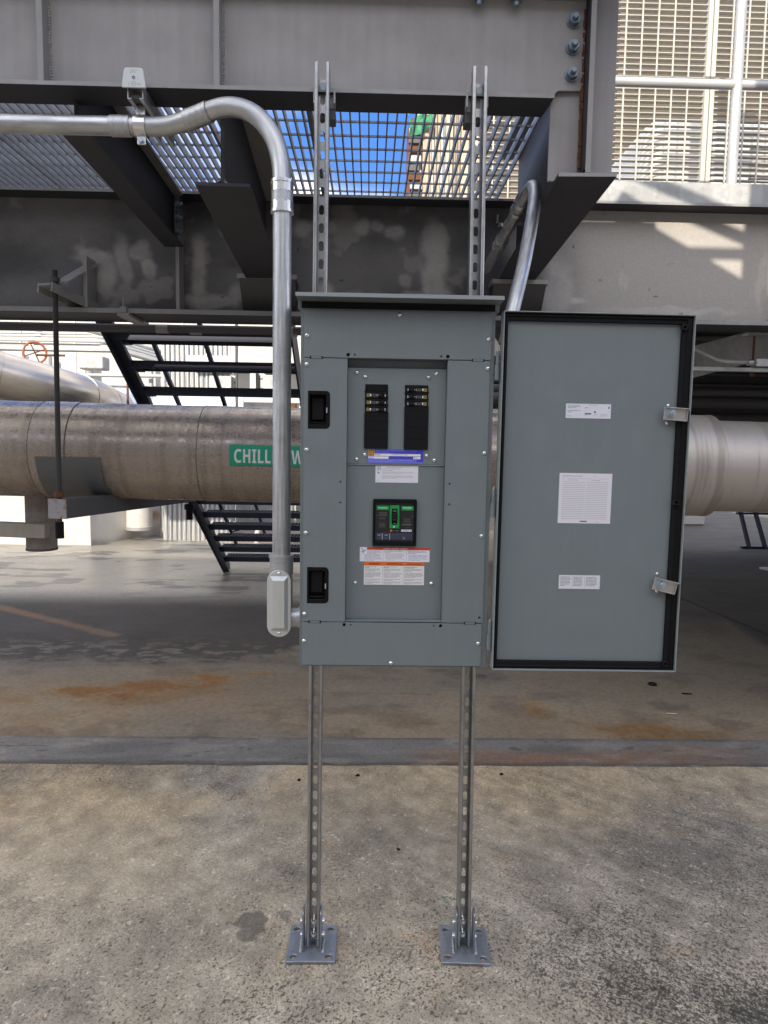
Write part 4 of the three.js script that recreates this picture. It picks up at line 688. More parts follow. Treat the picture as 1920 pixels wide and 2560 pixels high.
  { const s = new THREE.Shape(); s.absarc(0, 0, R + 0.0045, 0, Math.PI * 2); s.holes.push(circ(0, 0, R + 0.002)); const g = muv(ext(s, 0.032, -0.016, 0, 24).rotateY(Math.PI / 2)); g.translate(-0.5425, 2.476, -0.06); add(st, 'band', g, M.zinc); }
  add(st, 'tab', bx(-0.556, -0.531, 2.5035, 2.54, -0.0625, -0.0575, 0.001), M.zinc); add(st, 'tab', bx(-0.5535, -0.5285, 2.424, 2.4485, -0.0585, -0.0535, 0.002), M.zinc);
  add(st, 'bolt', merge([cylZ(0.0085, 0.003, 20), hex(0.0065, 0.006).rotateX(Math.PI / 2).translate(0, 0, 0.0045)]), M.zincBlue, [-0.541, 2.434, -0.052]);
}
{
  const c = thing('conduit', 'galvanized conduit looping up behind the panel and back along the right girder', 'conduit');
  const pts = [[0.52, 1.88, -0.05], [0.54, 1.981, -0.06], [0.578, 2.114, -0.12], [0.607, 2.225, -0.18], [0.629, 2.312, -0.235], [0.645, 2.378, -0.285], [0.653, 2.424, -0.33], [0.6555, 2.449, -0.38], [0.656, 2.456, -0.43], [0.655, 2.452, -0.49], [0.654, 2.446, -0.56], [0.653, 2.438, -0.66], [0.652, 2.429, -0.8], [0.651, 2.413, -0.98], [0.65, 2.401, -1.12], [0.649, 2.389, -1.25]];
  const cv = new THREE.CatmullRomCurve3(pts.map(V)), R = 0.021;
  add(c, 'pipe', new THREE.TubeGeometry(cv, 160, R, 28), M.conduit);
  const at = (z, len, r, name, m) => { let u0 = 0, best = 9; for (let u = 0.3; u < 1; u += 0.002) { const d = Math.abs(cv.getPointAt(u).z - z); if (d < best) { best = d; u0 = u; } } const p = cv.getPointAt(u0), t = cv.getTangentAt(u0), g = cyl(r, len, 24); g.applyQuaternion(new THREE.Quaternion().setFromUnitVectors(new THREE.Vector3(0, 1, 0), t)); g.translate(...p.toArray()); add(c, name, g, m); return p; };
  at(-0.53, 0.028, R + 0.007, 'gland_nut', M.zinc); at(-0.565, 0.035, R + 0.004, 'coupling', M.galv); at(-0.6, 0.026, R + 0.007, 'gland_nut', M.zinc);
  at(-0.90, 0.02, R + 0.007, 'gland_nut', M.zinc); at(-0.93, 0.03, R + 0.004, 'coupling', M.galv); at(-0.96, 0.02, R + 0.007, 'gland_nut', M.zinc);
  const p = at(-0.74, 0.022, R + 0.003, 'clamp', M.galv);
  add(c, 'clamp_ear', merge([bx(p.x - 0.05, p.x - 0.018, p.y - 0.004, p.y + 0.004, p.z - 0.012, p.z + 0.012), bx(p.x - 0.05, p.x - 0.046, p.y - 0.004, p.y + 0.035, p.z - 0.012, p.z + 0.012)]), M.galv);
  add(c, 'clamp_ear', bx(p.x + 0.018, p.x + 0.06, p.y + 0.001, p.y + 0.006, p.z - 0.012, p.z + 0.012), M.galv); add(c, 'clamp_screw', new THREE.SphereGeometry(0.006, 10, 8), M.zinc, [p.x - 0.03, p.y - 0.006, p.z + 0.013]);
}

// ---------------------------------------------------------------- electrical panel
{
  const P = thing('electrical_panel', 'grey electrical panelboard with its door swung open to the right, mounted on two struts', 'electrical panel');
  const ZF = 0.165, pm = M.paint;
  // enclosure: back, sides, turned front rim
  const e = [bx(-0.064, 0.4525, 0.968, 1.936, 0.0, 0.003), bx(-0.064, -0.0615, 0.968, 1.936, 0.0031, 0.1585), bx(0.45, 0.4525, 0.968, 1.936, 0.0031, 0.1585), bx(-0.0614, 0.4499, 0.968, 0.9705, 0.0031, 0.1585), bx(-0.0614, 0.4499, 1.9335, 1.936, 0.0031, 0.1585),
    bx(-0.0614, -0.045, 0.9706, 1.9334, 0.155, 0.1583), bx(0.432, 0.4499, 0.9706, 1.9334, 0.155, 0.1583), bx(-0.0449, 0.4319, 0.9706, 0.984, 0.155, 0.1583), bx(-0.0449, 0.4319, 1.917, 1.9334, 0.155, 0.1583)];
  add(P, 'enclosure', merge(e), pm);
  // drip hood: sloping gutter above the door opening
  { const s = new THREE.Shape(); const pts = [[0.1, 1.9365], [0.150, 1.9365], [0.157, 1.9545], [0.2165, 1.9568], [0.2168, 1.9552], [0.2195, 1.9552], [0.2195, 1.9648], [0.216, 1.9655], [0.1, 1.9595]]; pts.forEach(([z, y], i) => i ? s.lineTo(z, y) : s.moveTo(z, y)); s.closePath(); const g = new THREE.ExtrudeGeometry(s, { depth: 0.535, bevelEnabled: false }); g.rotateY(-Math.PI / 2); g.translate(0.463, 0, 0); const hd = add(P, 'hood', muv(g), pm);
add(hd, 'lip', bx(-0.0725, 0.4635, 1.9553, 1.9652, 0.2196, 0.2206, 0.0004), M.paintEdge); add(hd, 'top_plate', bx(-0.068, 0.459, 1.9365, 1.9595, -0.004, 0.0998), pm); }
  const plate = (x0, x1, y0, y1, r, holes) => { const s = rectShape(x0, x1, y0, y1, r); holes.forEach((h) => s.holes.push(h)); return muv(ext(s, 0.004, 0.1612, 0.0006, 10)); };
  add(P, 'hood_shade_strip', bx(-0.062, 0.4505, 1.9372, 1.9535, 0.1575, 0.1605), M.blackMatte);  // black strip added to darken the shaded recess under the hood
  const TP = add(P, 'top_cover', plate(-0.0545, 0.4425, 1.8085, 1.9305, 0.003, [circ(0.062, 1.8165, 0.0045), circ(0.0798, 1.8165, 0.0024), circ(0.327, 1.8165, 0.0045), circ(0.309, 1.8165, 0.0024)]), pm);
  const BP = add(P, 'bottom_cover', plate(-0.0575, 0.4385, 0.9725, 1.0925, 0.006, [circ(0.0585, 1.086, 0.0045), circ(0.0772, 1.086, 0.0022), circ(0.3055, 1.0855, 0.0022), circ(0.3245, 1.0855, 0.0045)]), pm);
  const latch = (yc) => { const s = new THREE.Path(); const x0 = -0.0435, x1 = 0.0148, y0 = yc - 0.0498, y1 = yc + 0.0498, r = 0.011; s.moveTo(x0, y0); s.lineTo(x1 - r, y0); s.absarc(x1 - r, y0 + r, r, -Math.PI / 2, 0); s.lineTo(x1, y1 - r); s.absarc(x1 - r, y1 - r, r, 0, Math.PI / 2); s.lineTo(x0, y1); s.closePath(); return s; };
  const LY = [1.6705, 1.1955];
  add(P, 'left_trim', plate(-0.0555, 0.0605, 1.0945, 1.8065, 0.002, [...LY.map(latch), circ(0.045, 1.479, 0.0023), circ(0.045, 1.423, 0.0023)]), pm);
  add(P, 'right_trim', plate(0.3275, 0.4405, 1.0945, 1.8065, 0.002, [circ(0.34, 1.478, 0.0023), circ(0.34, 1.422, 0.0023), slotPath(0.431, 1.1095, 0.006, 0.0061)]), pm);
  add(P, 'trim_return', merge([bx(0.0585, 0.0605, 1.0945, 1.8065, 0.131, 0.1611), bx(0.3275, 0.3295, 1.0945, 1.8065, 0.131, 0.1611), bx(0.0606, 0.3274, 1.0946, 1.0966, 0.131, 0.1611), bx(0.0606, 0.3274, 1.8085, 1.8105, 0.125, 0.1611)]), pm);
  add(P, 'header', bx(0.0607, 0.3273, 1.786, 1.8084, 0.118, 0.1205), pm);
  // little hinge tabs where the trims meet the covers
  for (const [x, y] of [[-0.022, 1.8075], [0.408, 1.8075], [-0.022, 1.0935], [0.405, 1.0935]]) { add(P, 'tab', bx(x - 0.0135, x + 0.0135, y - 0.0028, y + 0.0035, 0.1653, 0.1662, 0.0004), pm); add(P, 'tab_slot', bx(x - 0.017, x + 0.017, y - 0.0035, y + 0.0042, 0.1613, 0.16525), M.blackMatte); }
  // dead fronts
  const DZ = 0.1355;
  const uf = rectShape(0.061, 0.327, 1.5275, 1.7855, 0.002); for (const [x0, x1, y0, y1] of [[0.1085, 0.1695, 1.57, 1.742], [0.2165, 0.2785, 1.569, 1.7415]]) uf.holes.push(rectShape(x0, x1, y0, y1));
  add(P, 'upper_deadfront', muv(ext(uf, 0.0045, DZ, 0.0006)), pm);
  add(P, 'deadfront_edge', bx(0.061, 0.327, 1.5248, 1.5268, DZ, DZ + 0.006, 0.0006), M.paintEdge);
  const lf = rectShape(0.061, 0.327, 1.0968, 1.5245, 0.002); lf.holes.push(rectShape(0.136, 0.2515, 1.306, 1.43));
  add(P, 'lower_deadfront', muv(ext(lf, 0.0045, DZ - 0.002, 0.0006)), pm);
  // screws
  const scr = (() => { const prof = [[0, 0.0042], [0.003, 0.0038], [0.0048, 0.0025], [0.0055, 0.0008], [0.0055, 0]].reverse().map(([a, b]) => new THREE.Vector2(a, b)); const g = new THREE.LatheGeometry(prof, 18).rotateX(Math.PI / 2); return merge([g, box(0.0014, 0.009, 0.0012).translate(0, 0, 0.0042)]); })();
  const slotG = box(0.0012, 0.0085, 0.0006), sr = rng(77), screwM = mat([0.8, 0.83, 0.79], 0.2, 0.9);
  const scrH = merge([new THREE.LatheGeometry([[0, 0.0046], [0.0025, 0.0043], [0.0044, 0.0031], [0.0052, 0.0014], [0.006, 0.0011], [0.006, 0]].reverse().map(([a, b]) => new THREE.Vector2(a, b)), 20).rotateX(Math.PI / 2)]);
  const addScrew = (x, y, z) => { const s = add(P, 'screw', scrH, screwM, [x, y, z], [(sr() - 0.5) * 0.35, (sr() - 0.5) * 0.35, sr() * 3]); add(s, 'slot', slotG, M.steelDark, [0, 0, 0.0046]); };
  for (const [x, y] of [[0.196, 1.923], [-0.047, 1.865], [0.435, 1.863], [-0.047, 1.79], [0.4345, 1.787], [-0.047, 1.5645], [0.4325, 1.562], [-0.048, 1.34], [0.430, 1.337], [-0.05, 1.116], [-0.051, 1.04], [0.430, 1.037], [0.189, 0.979]]) addScrew(x, y, 0.1652);
  for (const [x, y] of [[0.085, 1.773], [0.108, 1.762], [0.279, 1.763], [0.3, 1.773], [0.109, 1.5525], [0.087, 1.540], [0.278, 1.552], [0.299, 1.540], [0.087, 1.198], [0.299, 1.198]]) addScrew(x, y, y < 1.3 ? 0.138 : 0.14);
  // latch pockets
  for (const yc of LY) {
    const k = part(P, 'latch_pocket');
    const rim = new THREE.Shape(); const x0 = -0.0433, x1 = 0.0146, y0 = yc - 0.0496, y1 = yc + 0.0496, r = 0.0105; rim.moveTo(x0, y0); rim.lineTo(x1 - r, y0); rim.absarc(x1 - r, y0 + r, r, -Math.PI / 2, 0); rim.lineTo(x1, y1 - r); rim.absarc(x1 - r, y1 - r, r, 0, Math.PI / 2); rim.lineTo(x0, y1); rim.closePath(); rim.holes.push(rectShape(x0 + 0.004, x1 - 0.0095, y0 + 0.011, y1 - 0.0095, 0.003));
    add(k, 'rim', ext(rim, 0.012, 0.155, 0.0012, 6), M.black);
    add(k, 'cup', bx(x0 + 0.002, x1 - 0.007, y0 + 0.008, y1 - 0.007, 0.128, 0.131), M.black);
    add(k, 'lever', rbox(0.034, 0.06, 0.006, 0.002).translate(x0 + 0.024, yc + 0.004, 0.136), M.plastic); add(k, 'sill', rbox(0.042, 0.003, 0.01, 0.001).translate(x0 + 0.0255, y0 + 0.015, 0.15), M.plastic);
    add(k, 'catch', box(0.0028, 0.014, 0.004).translate(x1 - 0.0078, yc - 0.001, 0.1685), M.zinc);
  }
  // branch breakers and fillers
  const bk = M.plastic;
  const yel = canvasTex(64, 64, (g) => { g.fillStyle = '#9c8a30'; g.fillRect(0, 0, 64, 64); g.strokeStyle = '#2a2612'; g.lineWidth = 7; g.strokeRect(14, 14, 36, 36); g.fillStyle = '#2a2612'; g.fillRect(27, 26, 11, 13); });
  const yelM = mat(WHITE, 0.5, 0, { map: yel });
  function breaker(xl, xr, yc, flip, on) {
    const b = part(P, 'breaker'), s = flip ? -1 : 1, X = (t) => (flip ? xr - t * (xr - xl) : xl + t * (xr - xl)), rng2 = (a, b2) => [Math.min(X(a), X(b2)), Math.max(X(a), X(b2))];
    add(b, 'body', bx(xl + 0.0004, xr - 0.0004, yc - 0.0088, yc + 0.0088, 0.11, 0.1455, 0.0008), bk);
    const seg = (n, a, c, y0, y1, z, m) => { const [p, q] = rng2(a, c); return add(b, n, bx(p, q, yc + y0, yc + y1, 0.1454, z, 0.0003), m); };
    const yl = new THREE.PlaneGeometry((xr - xl) * 0.135, 0.0085); add(b, 'yellow_mark', yl, yelM, [X(0.115), yc - 0.001, 0.1459]);
    seg('white_label', 0.2, 0.255, -0.004, 0.0025, 0.1459, M.paper); seg('grey_label', 0.31, 0.47, -0.005, 0.003, 0.1459, mat([0.06, 0.06, 0.063], 0.6)); seg('white_label', 0.515, 0.535, -0.004, 0.002, 0.1459, M.paper); seg('ridge', 0.02, 0.97, 0.0055, 0.0066, 0.1475, bk);
    seg('toggle_well', 0.58, 0.9, -0.006, 0.0045, 0.1475, M.black);
    const [p, q] = rng2(on ? 0.62 : 0.68, on ? 0.76 : 0.84); add(b, 'handle', bx(p, q, yc - 0.0048, yc + 0.0035, 0.1476, 0.1555, 0.001), bk); seg('handle_mark', 0.885, 0.915, -0.0045, 0.002, 0.1481, M.paper); seg('handle_mark', 0.595, 0.61, -0.002, 0.001, 0.1479, M.paper);
    for (const [x, dy] of [[xl - 0.0015, 0.0085], [xr + 0.0015, -0.0075]]) add(b, 'tab', box(0.004, 0.002, 0.004).translate(x, yc + dy, 0.142), bk);
  }
  const xl0 = 0.1098, xl1 = 0.1682, xr0 = 0.2178, xr1 = 0.2772;
  [1.7140, 1.6948, 1.6758].forEach((y, i) => breaker(xl0, xl1, y, false, i === 0));
  [1.7302, 1.7112, 1.6928].forEach((y) => breaker(xr0, xr1, y, true, false));
  add(P, 'filler', bx(xl0, xl1, 1.724, 1.7414, 0.12, 0.1435, 0.001), M.blackMatte);
  const filler = (x0, x1, y0, y1) => { const f = part(P, 'filler'); const n = 4, h = (y1 - y0) / n; for (let k = 0; k < n; k++) add(f, 'filler_plate', rbox(x1 - x0, h - 0.0001, 0.006, 0.0005).translate((x0 + x1) / 2, y0 + h * (k + 0.5), 0.1432), M.blackMatte); };
  filler(0.1068, 0.1715, 1.5705, 1.6665); filler(0.215, 0.2802, 1.5695, 1.6835);
  // main breaker
  {
    const b = part(P, 'main_breaker'), z = 0.1335;
    const fr = rectShape(0.1337, 0.2537, 1.3035, 1.4325, 0.003); fr.holes.push(rectShape(0.1395, 0.2478, 1.3125, 1.4235, 0.003)); add(b, 'frame', ext(fr, 0.012, z + 0.003, 0.0012), M.black);
    const face = canvasTex(1024, 1050, (g, w, h) => {
      const X = (u) => (u - 430) / (1160 - 430) * w, Y = (v) => (v - 255) / (1010 - 255) * h;
      g.fillStyle = '#1b1b1d'; g.fillRect(0, 0, w, h); g.fillStyle = '#0f0f10'; g.fillRect(0, 0, w, Y(325));
      const R2 = (c, a, b2, d, e2) => { g.fillStyle = c; g.fillRect(X(a), Y(b2), X(d) - X(a), Y(e2) - Y(b2)); };
      R2('#159a4a', 452, 332, 685, 411); R2('#159a4a', 918, 335, 1147, 415);
      g.fillStyle = '#dff3e4'; g.textAlign = 'center'; g.textBaseline = 'middle'; g.font = 'bold 46px sans-serif'; g.fillText('PowerPacT', X(568), Y(372)); g.font = 'bold 48px sans-serif'; g.fillText('Schneider', X(1034), Y(366)); g.font = '18px sans-serif'; g.fillText('Electric', X(1042), Y(395));
      g.fillStyle = '#8d8a82'; const r = rng(9);
      const lines = (x0, x1, y0, y1, n, c) => { g.fillStyle = c; for (let k = 0; k < n; k++) { const y = mix(y0, y1, (k + 0.5) / n); let x = x0; while (x < x1) { const l = 6 + r() * 30; g.fillRect(X(x), Y(y), (X(x + Math.min(l, x1 - x)) - X(x)) * 0.86, 6); x += l; } } };
      lines(500, 650, 455, 530, 4, '#86837a'); lines(500, 620, 550, 580, 2, '#7d7a72'); lines(500, 620, 660, 745, 6, '#706d66'); lines(965, 1090, 560, 650, 5, '#77746d'); lines(940, 1110, 668, 698, 2, '#a9a69e'); lines(1010, 1090, 735, 745, 1, '#77746d'); lines(505, 660, 448, 462, 1, '#8a3030');
      g.strokeStyle = '#6c6962'; g.lineWidth = 3; g.strokeRect(X(510), Y(592), X(600) - X(510), Y(645) - Y(592));
      R2('#e0633a', 712, 786, 750, 825); lines(780, 800, 800, 806, 1, '#bbb'); lines(815, 870, 800, 810, 1, '#ddd');
      R2('#d3dbe4', 920, 782, 1122, 822); g.fillStyle = '#334'; g.font = 'bold 30px sans-serif'; g.fillText('SQUARE D', X(1012), Y(803)); g.strokeStyle = '#3d4fae'; g.lineWidth = 5; g.strokeRect(X(1090), Y(788), X(1116) - X(1090), Y(816) - Y(788));
      R2('#363c4c', 440, 850, 1135, 985); R2('#b9bdc8', 560, 855, 570, 980); R2('#b9bdc8', 700, 860, 709, 980); g.fillStyle = '#d6d9e2'; g.font = 'bold 34px sans-serif'; g.fillText('TEST', X(505), Y(893)); g.fillText('TRIP', X(638), Y(893)); g.font = '28px sans-serif'; g.fillText('A', X(502), Y(958)); g.fillText('W', X(632), Y(958));
      lines(955, 995, 925, 970, 4, '#aeb2bd');
      g.strokeStyle = '#77746d'; g.beginPath(); g.arc(X(462), Y(520), 20, 0, 7); g.stroke(); g.beginPath(); g.arc(X(1130), Y(525), 18, 0, 7); g.stroke();
    });
    const pl = new THREE.PlaneGeometry(0.1065, 0.1095); add(b, 'face', bx(0.1396, 0.2477, 1.3126, 1.4234, z - 0.01, z + 0.0075), M.black); add(b, 'face_print', pl, mat(WHITE, 0.45, 0, { map: face }), [0.1937, 1.3705, z + 0.0079]);
    const hs = rectShape(0.1797, 0.2063, 1.352, 1.4155, 0.002); hs.holes.push(rectShape(0.1855, 0.2007, 1.362, 1.406, 0.003)); add(b, 'handle_surround', ext(hs, 0.005, z + 0.0085, 0.001), mat([0.012, 0.27, 0.06], 0.4));
    add(b, 'handle_well', bx(0.1853, 0.2009, 1.3615, 1.4065, z + 0.0082, z + 0.009), M.black); add(b, 'handle', rbox(0.0135, 0.016, 0.014, 0.002).translate(0.1931, 1.387, z + 0.016), bk);
    for (const [y, w] of [[1.402, 0.01], [1.3985, 0.009], [1.3755, 0.009], [1.3655, 0.008]]) add(b, 'handle_mark', box(w, 0.0009, 0.0004).translate(0.1931, y, z + 0.0094), mat([0.4, 0.4, 0.38], 0.5));
    add(b, 'white_mark', box(0.005, 0.0045, 0.0004).translate(0.192, 1.3567, z + 0.0139), mat([0.4, 0.62, 0.48], 0.5));
    add(b, 'lower_tray', rbox(0.1, 0.007, 0.006, 0.001).translate(0.1937, 1.3165, z + 0.012), M.plastic);
  }
  // stickers
  const r = rng(31);
  const para = (g, x, y, w, n, dy, c = '#555', hgt = 0) => { g.fillStyle = c; for (let k = 0; k < n; k++) { const len = k === n - 1 ? 0.3 + r() * 0.5 : 0.86 + r() * 0.14; let p = 0; while (p < len * w) { const l = 4 + r() * 16; g.globalAlpha = 0.55 + r() * 0.4; g.fillRect(x + p, y + k * dy, Math.min(l, len * w - p), hgt || dy * 0.42); p += l + 4; } } g.globalAlpha = 1; };
  const sticker = (name, parent, x0, x1, y0, y1, z, W, draw, label, rz = 0) => { const H = Math.round(W * (y1 - y0) / (x1 - x0)), t = canvasTex(W, H, draw); const g = new THREE.BoxGeometry(x1 - x0, y1 - y0, 0.0004); const m = add(parent, name, g, mat(WHITE, 0.5, 0, { map: t }), [(x0 + x1) / 2, (y0 + y1) / 2, z + 0.0004], [0, 0, rz]); if (label) m.userData.label = label; return m; };
  sticker('blue_label', P, 0.1165, 0.269, 1.5305, 1.5675, 0.14, 768, (g, w, h) => {
    g.fillStyle = '#3d43bd'; g.fillRect(0, 0, w, h); g.fillStyle = '#6a6fd0'; g.fillRect(0, h * 0.7, w, h * 0.3); g.fillStyle = '#3d43bd'; g.fillRect(w * 0.88, h * 0.62, w * 0.12, h * 0.26);
    g.fillStyle = '#e2ae3c'; g.fillRect(8, 6, 88, 84); g.strokeStyle = '#1d160a'; g.lineWidth = 10; g.strokeRect(22, 18, 60, 60); g.fillStyle = '#1d160a'; g.font = 'bold 52px sans-serif'; g.textAlign = 'center'; g.textBaseline = 'middle'; g.fillText('D', 52, 50);
    g.fillStyle = '#e6e4e0'; g.fillRect(92, 58, w * 0.83, 30); g.fillRect(92, 94, w * 0.26, 32); g.fillRect(w * 0.82, 94, w * 0.13, 32); g.fillStyle = '#c8c8d8'; g.fillRect(8, 94, 84, 30);
    para(g, 100, 66, 120, 1, 20, '#555', 10); para(g, 330, 66, 330, 1, 20, '#555', 9); para(g, 640, 104, 70, 1, 20, '#555', 9); para(g, 110, 12, 620, 2, 20, '#9aa0ea', 7); para(g, 110, 48, 560, 1, 14, '#9aa0ea', 6); para(g, 20, 140, 690, 2, 20, '#aab0ee', 6); }, 'blue printed label with yellow square mark');
  sticker('white_label', P, 0.139, 0.256, 1.4775, 1.5235, 0.138, 640, (g, w, h) => { g.fillStyle = '#dcdce2'; g.fillRect(0, 0, w, h); g.strokeStyle = '#4a6fa5'; g.lineWidth = 6; g.strokeRect(24, 14, 52, 52); g.fillStyle = '#4a6fa5'; g.font = 'bold 40px sans-serif'; g.textAlign = 'center'; g.textBaseline = 'middle'; g.fillText('D', 50, 42); g.fillStyle = '#333'; g.fillRect(30, 92, 20, 12); g.fillRect(34, 108, 34, 8); para(g, 160, 12, 400, 2, 14, '#666', 5); para(g, 95, 44, 500, 1, 14); para(g, 95, 68, 500, 1, 14); para(g, 95, 90, 510, 3, 14, '#777', 5); para(g, 95, 146, 510, 4, 13, '#777', 5); para(g, 18, 215, 80, 2, 16, '#888', 4); para(g, 300, 236, 30, 1, 10, '#888', 4); para(g, 530, 238, 80, 1, 10, '#888', 4); });
  sticker('danger_label', P, 0.099, 0.292, 1.2585, 1.2985, 0.138, 900, (g, w, h) => {
    g.fillStyle = '#dedee6'; g.fillRect(0, 0, w, h); g.fillStyle = '#c8402c'; g.fillRect(92, 0, w - 92, 34); g.fillStyle = '#f0d8d4'; g.font = 'bold 22px sans-serif'; g.textAlign = 'center'; g.textBaseline = 'middle'; g.fillText('▲ DANGER • PELIGRO • DANGER', w / 2, 18);
    g.strokeStyle = '#222'; g.lineWidth = 6; g.beginPath(); g.moveTo(18, 14); g.lineTo(58, 50); g.lineTo(38, 86); g.moveTo(58, 50); g.lineTo(82, 36); g.moveTo(16, 60); g.lineTo(48, 52); g.stroke();
    g.strokeStyle = '#8a8a90'; g.lineWidth = 3; for (const x of [w / 3, w * 2 / 3]) { g.beginPath(); g.moveTo(x, 40); g.lineTo(x, h - 8); g.stroke(); }
    para(g, 98, 46, 180, 3, 15, '#555', 6); para(g, 60, 92, 225, 6, 15, '#666', 6); para(g, 318, 46, 265, 2, 15, '#555', 6); para(g, 330, 82, 250, 6, 16, '#77735c', 6); para(g, 618, 46, 265, 3, 15, '#5a6678', 6); para(g, 630, 96, 250, 5, 16, '#5a6678', 6); });
  sticker('warning_label', P, 0.111, 0.278, 1.1935, 1.2575, 0.138, 900, (g, w, h) => {
    g.fillStyle = '#dcdcda'; g.fillRect(0, 0, w, h); g.fillStyle = '#e06a1c'; g.fillRect(0, 0, w, 56); g.fillStyle = '#1c0f06'; g.font = 'bold 33px sans-serif'; g.textBaseline = 'middle'; g.textAlign = 'center';
    [['WARNING', 150], ['ADVERTENCIA', 450], ['AVERTISSEMENT', 750]].forEach(([t, x], i) => { g.font = 'bold ' + (i === 2 ? 30 : 35) + 'px sans-serif'; g.fillText('▲' + t, x, 30); });
    g.strokeStyle = '#85858a'; g.lineWidth = 3; for (const x of [w * 0.31, w * 0.65]) { g.beginPath(); g.moveTo(x, 0); g.lineTo(x, h - 8); g.stroke(); }
    for (const [x, ww] of [[18, 245], [295, 275], [600, 280]]) { para(g, x, 70, ww * 0.75, 2, 14, '#333', 7); para(g, x, 104, ww, 3, 16); para(g, x, 162, ww, 5, 16); para(g, x, 258, ww, 2, 15); para(g, x, 298, ww, 3, 14); } }, 'white label with orange heading in three languages');
  // hinges between box and door
  for (const [y0, y1] of [[1.757, 1.834], [1.391, 1.467], [1.022, 1.102]]) { const h = part(P, 'hinge'); const ym = y0 + (y1 - y0) * 0.53; add(h, 'upper_knuckle', cyl(0.0052, y1 - ym - 0.002, 18).translate(0.4595, (y1 + ym) / 2 - 0.001, 0.168), pm); add(h, 'lower_knuckle', cyl(0.0068, ym - y0, 18).translate(0.459, (ym + y0) / 2 - 0.001, 0.168), pm); add(h, 'pin', cyl(0.0025, 0.008, 10).translate(0.4595, y1 + 0.001, 0.168), M.zinc); for (const t of [0.62, 0.85]) add(h, 'rivet', cylX(0.0015, 0.006, 8).translate(0.467, y0 + (y1 - y0) * t, 0.17), pm); }

  // door, swung open so that its inside faces the viewer
  const Dr = part(P, 'door', [0.4625, 0, 0.148], [0, 0.0, -0.0035]);
  const ox = -0.4625;
  const DS = M.paint;
  const w0 = 0.0, w1 = 0.5075, y0 = 0.9705, y1 = 1.9345;
  add(Dr, 'sheet', bx(w0, w1, y0, y1, 0, 0.0022, 0.0006), DS);
  add(Dr, 'inner_sheet', bx(w0 + 0.008, w1 - 0.03, y0 + 0.018, y1 - 0.016, 0.0023, 0.023, 0.0008), DS);
  add(Dr, 'edge_flange', merge([bx(w0, w0 + 0.0022, y0, y1, 0.0023, 0.044, 0.0005), bx(w1 - 0.0022, w1, y0, y1, 0.0023, 0.044, 0.0005), bx(w0 + 0.0023, w1 - 0.0023, y0, y0 + 0.0022, 0.0023, 0.044, 0.0005), bx(w0 + 0.0023, w1 - 0.0023, y1 - 0.0022, y1, 0.0023, 0.044, 0.0005)]), M.paintEdge);
  const gs = rectShape(w0 + 0.0024, w1 - 0.0024, y0 + 0.0024, y1 - 0.0024); gs.holes.push(rectShape(w0 + 0.0135, w1 - 0.0305, y0 + 0.0245, y1 - 0.0235, 0.005)); add(Dr, 'gasket', ext(gs, 0.0105, 0.0232, 0.0015), M.blackMatte);
  const gr = rectShape(w0 + 0.005, w1 - 0.006, y0 + 0.006, y1 - 0.006, 0.003); gr.holes.push(rectShape(w0 + 0.0095, w1 - 0.0185, y0 + 0.0135, y1 - 0.013, 0.003)); add(Dr, 'gasket_bead', ext(gr, 0.004, 0.0336, 0.0018), M.black);
  const Xd = (x) => x + ox;
  // latch clips
  for (const [x, y, a] of [[0.9185, 1.6765, -0.06], [0.916, 1.2145, -0.22]]) {
    const l = part(Dr, 'latch_clip'); l.position.set(Xd(x), y, 0.0372); l.rotation.z = a; l.scale.set(1.08, 1.18, 1.5);
    add(l, 'plate', merge([bx(-0.018, 0.04, -0.0155, 0.0135, 0, 0.002, 0.0006), bx(-0.016, 0.041, 0.0115, 0.0135, 0.0021, 0.011, 0.0006), bx(-0.012, 0.038, -0.0155, -0.0135, 0.0021, 0.007, 0.0006), bx(0.038, 0.04, -0.015, 0.0114, 0.0021, 0.006, 0.0005)]), mat([0.55, 0.53, 0.5], 0.35, 0.8));
    add(l, 'spacer', cylZ(0.009, 0.0085, 18).translate(0, 0, -0.0046), M.galv);
    add(l, 'nut', merge([cylZ(0.0115, 0.002, 22).translate(0, 0, 0.0031), hex(0.0085, 0.007).rotateX(Math.PI / 2).translate(0, 0, 0.0076), cylZ(0.0045, 0.006, 14).translate(0, 0, 0.0135)]), M.zincBlue);
  }
  for (const [x, y] of [[0.9165, 1.698], [0.9155, 1.651], [0.912, 1.2405], [0.913, 1.192]]) add(Dr, 'rivet', new THREE.SphereGeometry(0.0048, 14, 8).scale(1, 1, 0.6), M.zinc, [Xd(x), y, 0.0238]);
  for (const [x, y, a] of [[0.9415, 1.902, -0.3], [0.9455, 1.439, 0], [0.9405, 0.9935, 0]]) { const s = rectShape(-0.0075, 0.0075, -0.0068, 0.0068, 0.0015); s.holes.push(rectShape(-0.0042, 0.0042, -0.004, 0.004, 0.0016)); const b = add(Dr, 'bumper', ext(s, 0.01, 0, 0.0005), M.plastic, [Xd(x), y, 0.0345], [0, 0, a]); add(b, 'insert', box(0.0086, 0.0082, 0.003).translate(0, 0, 0.003), M.black); }
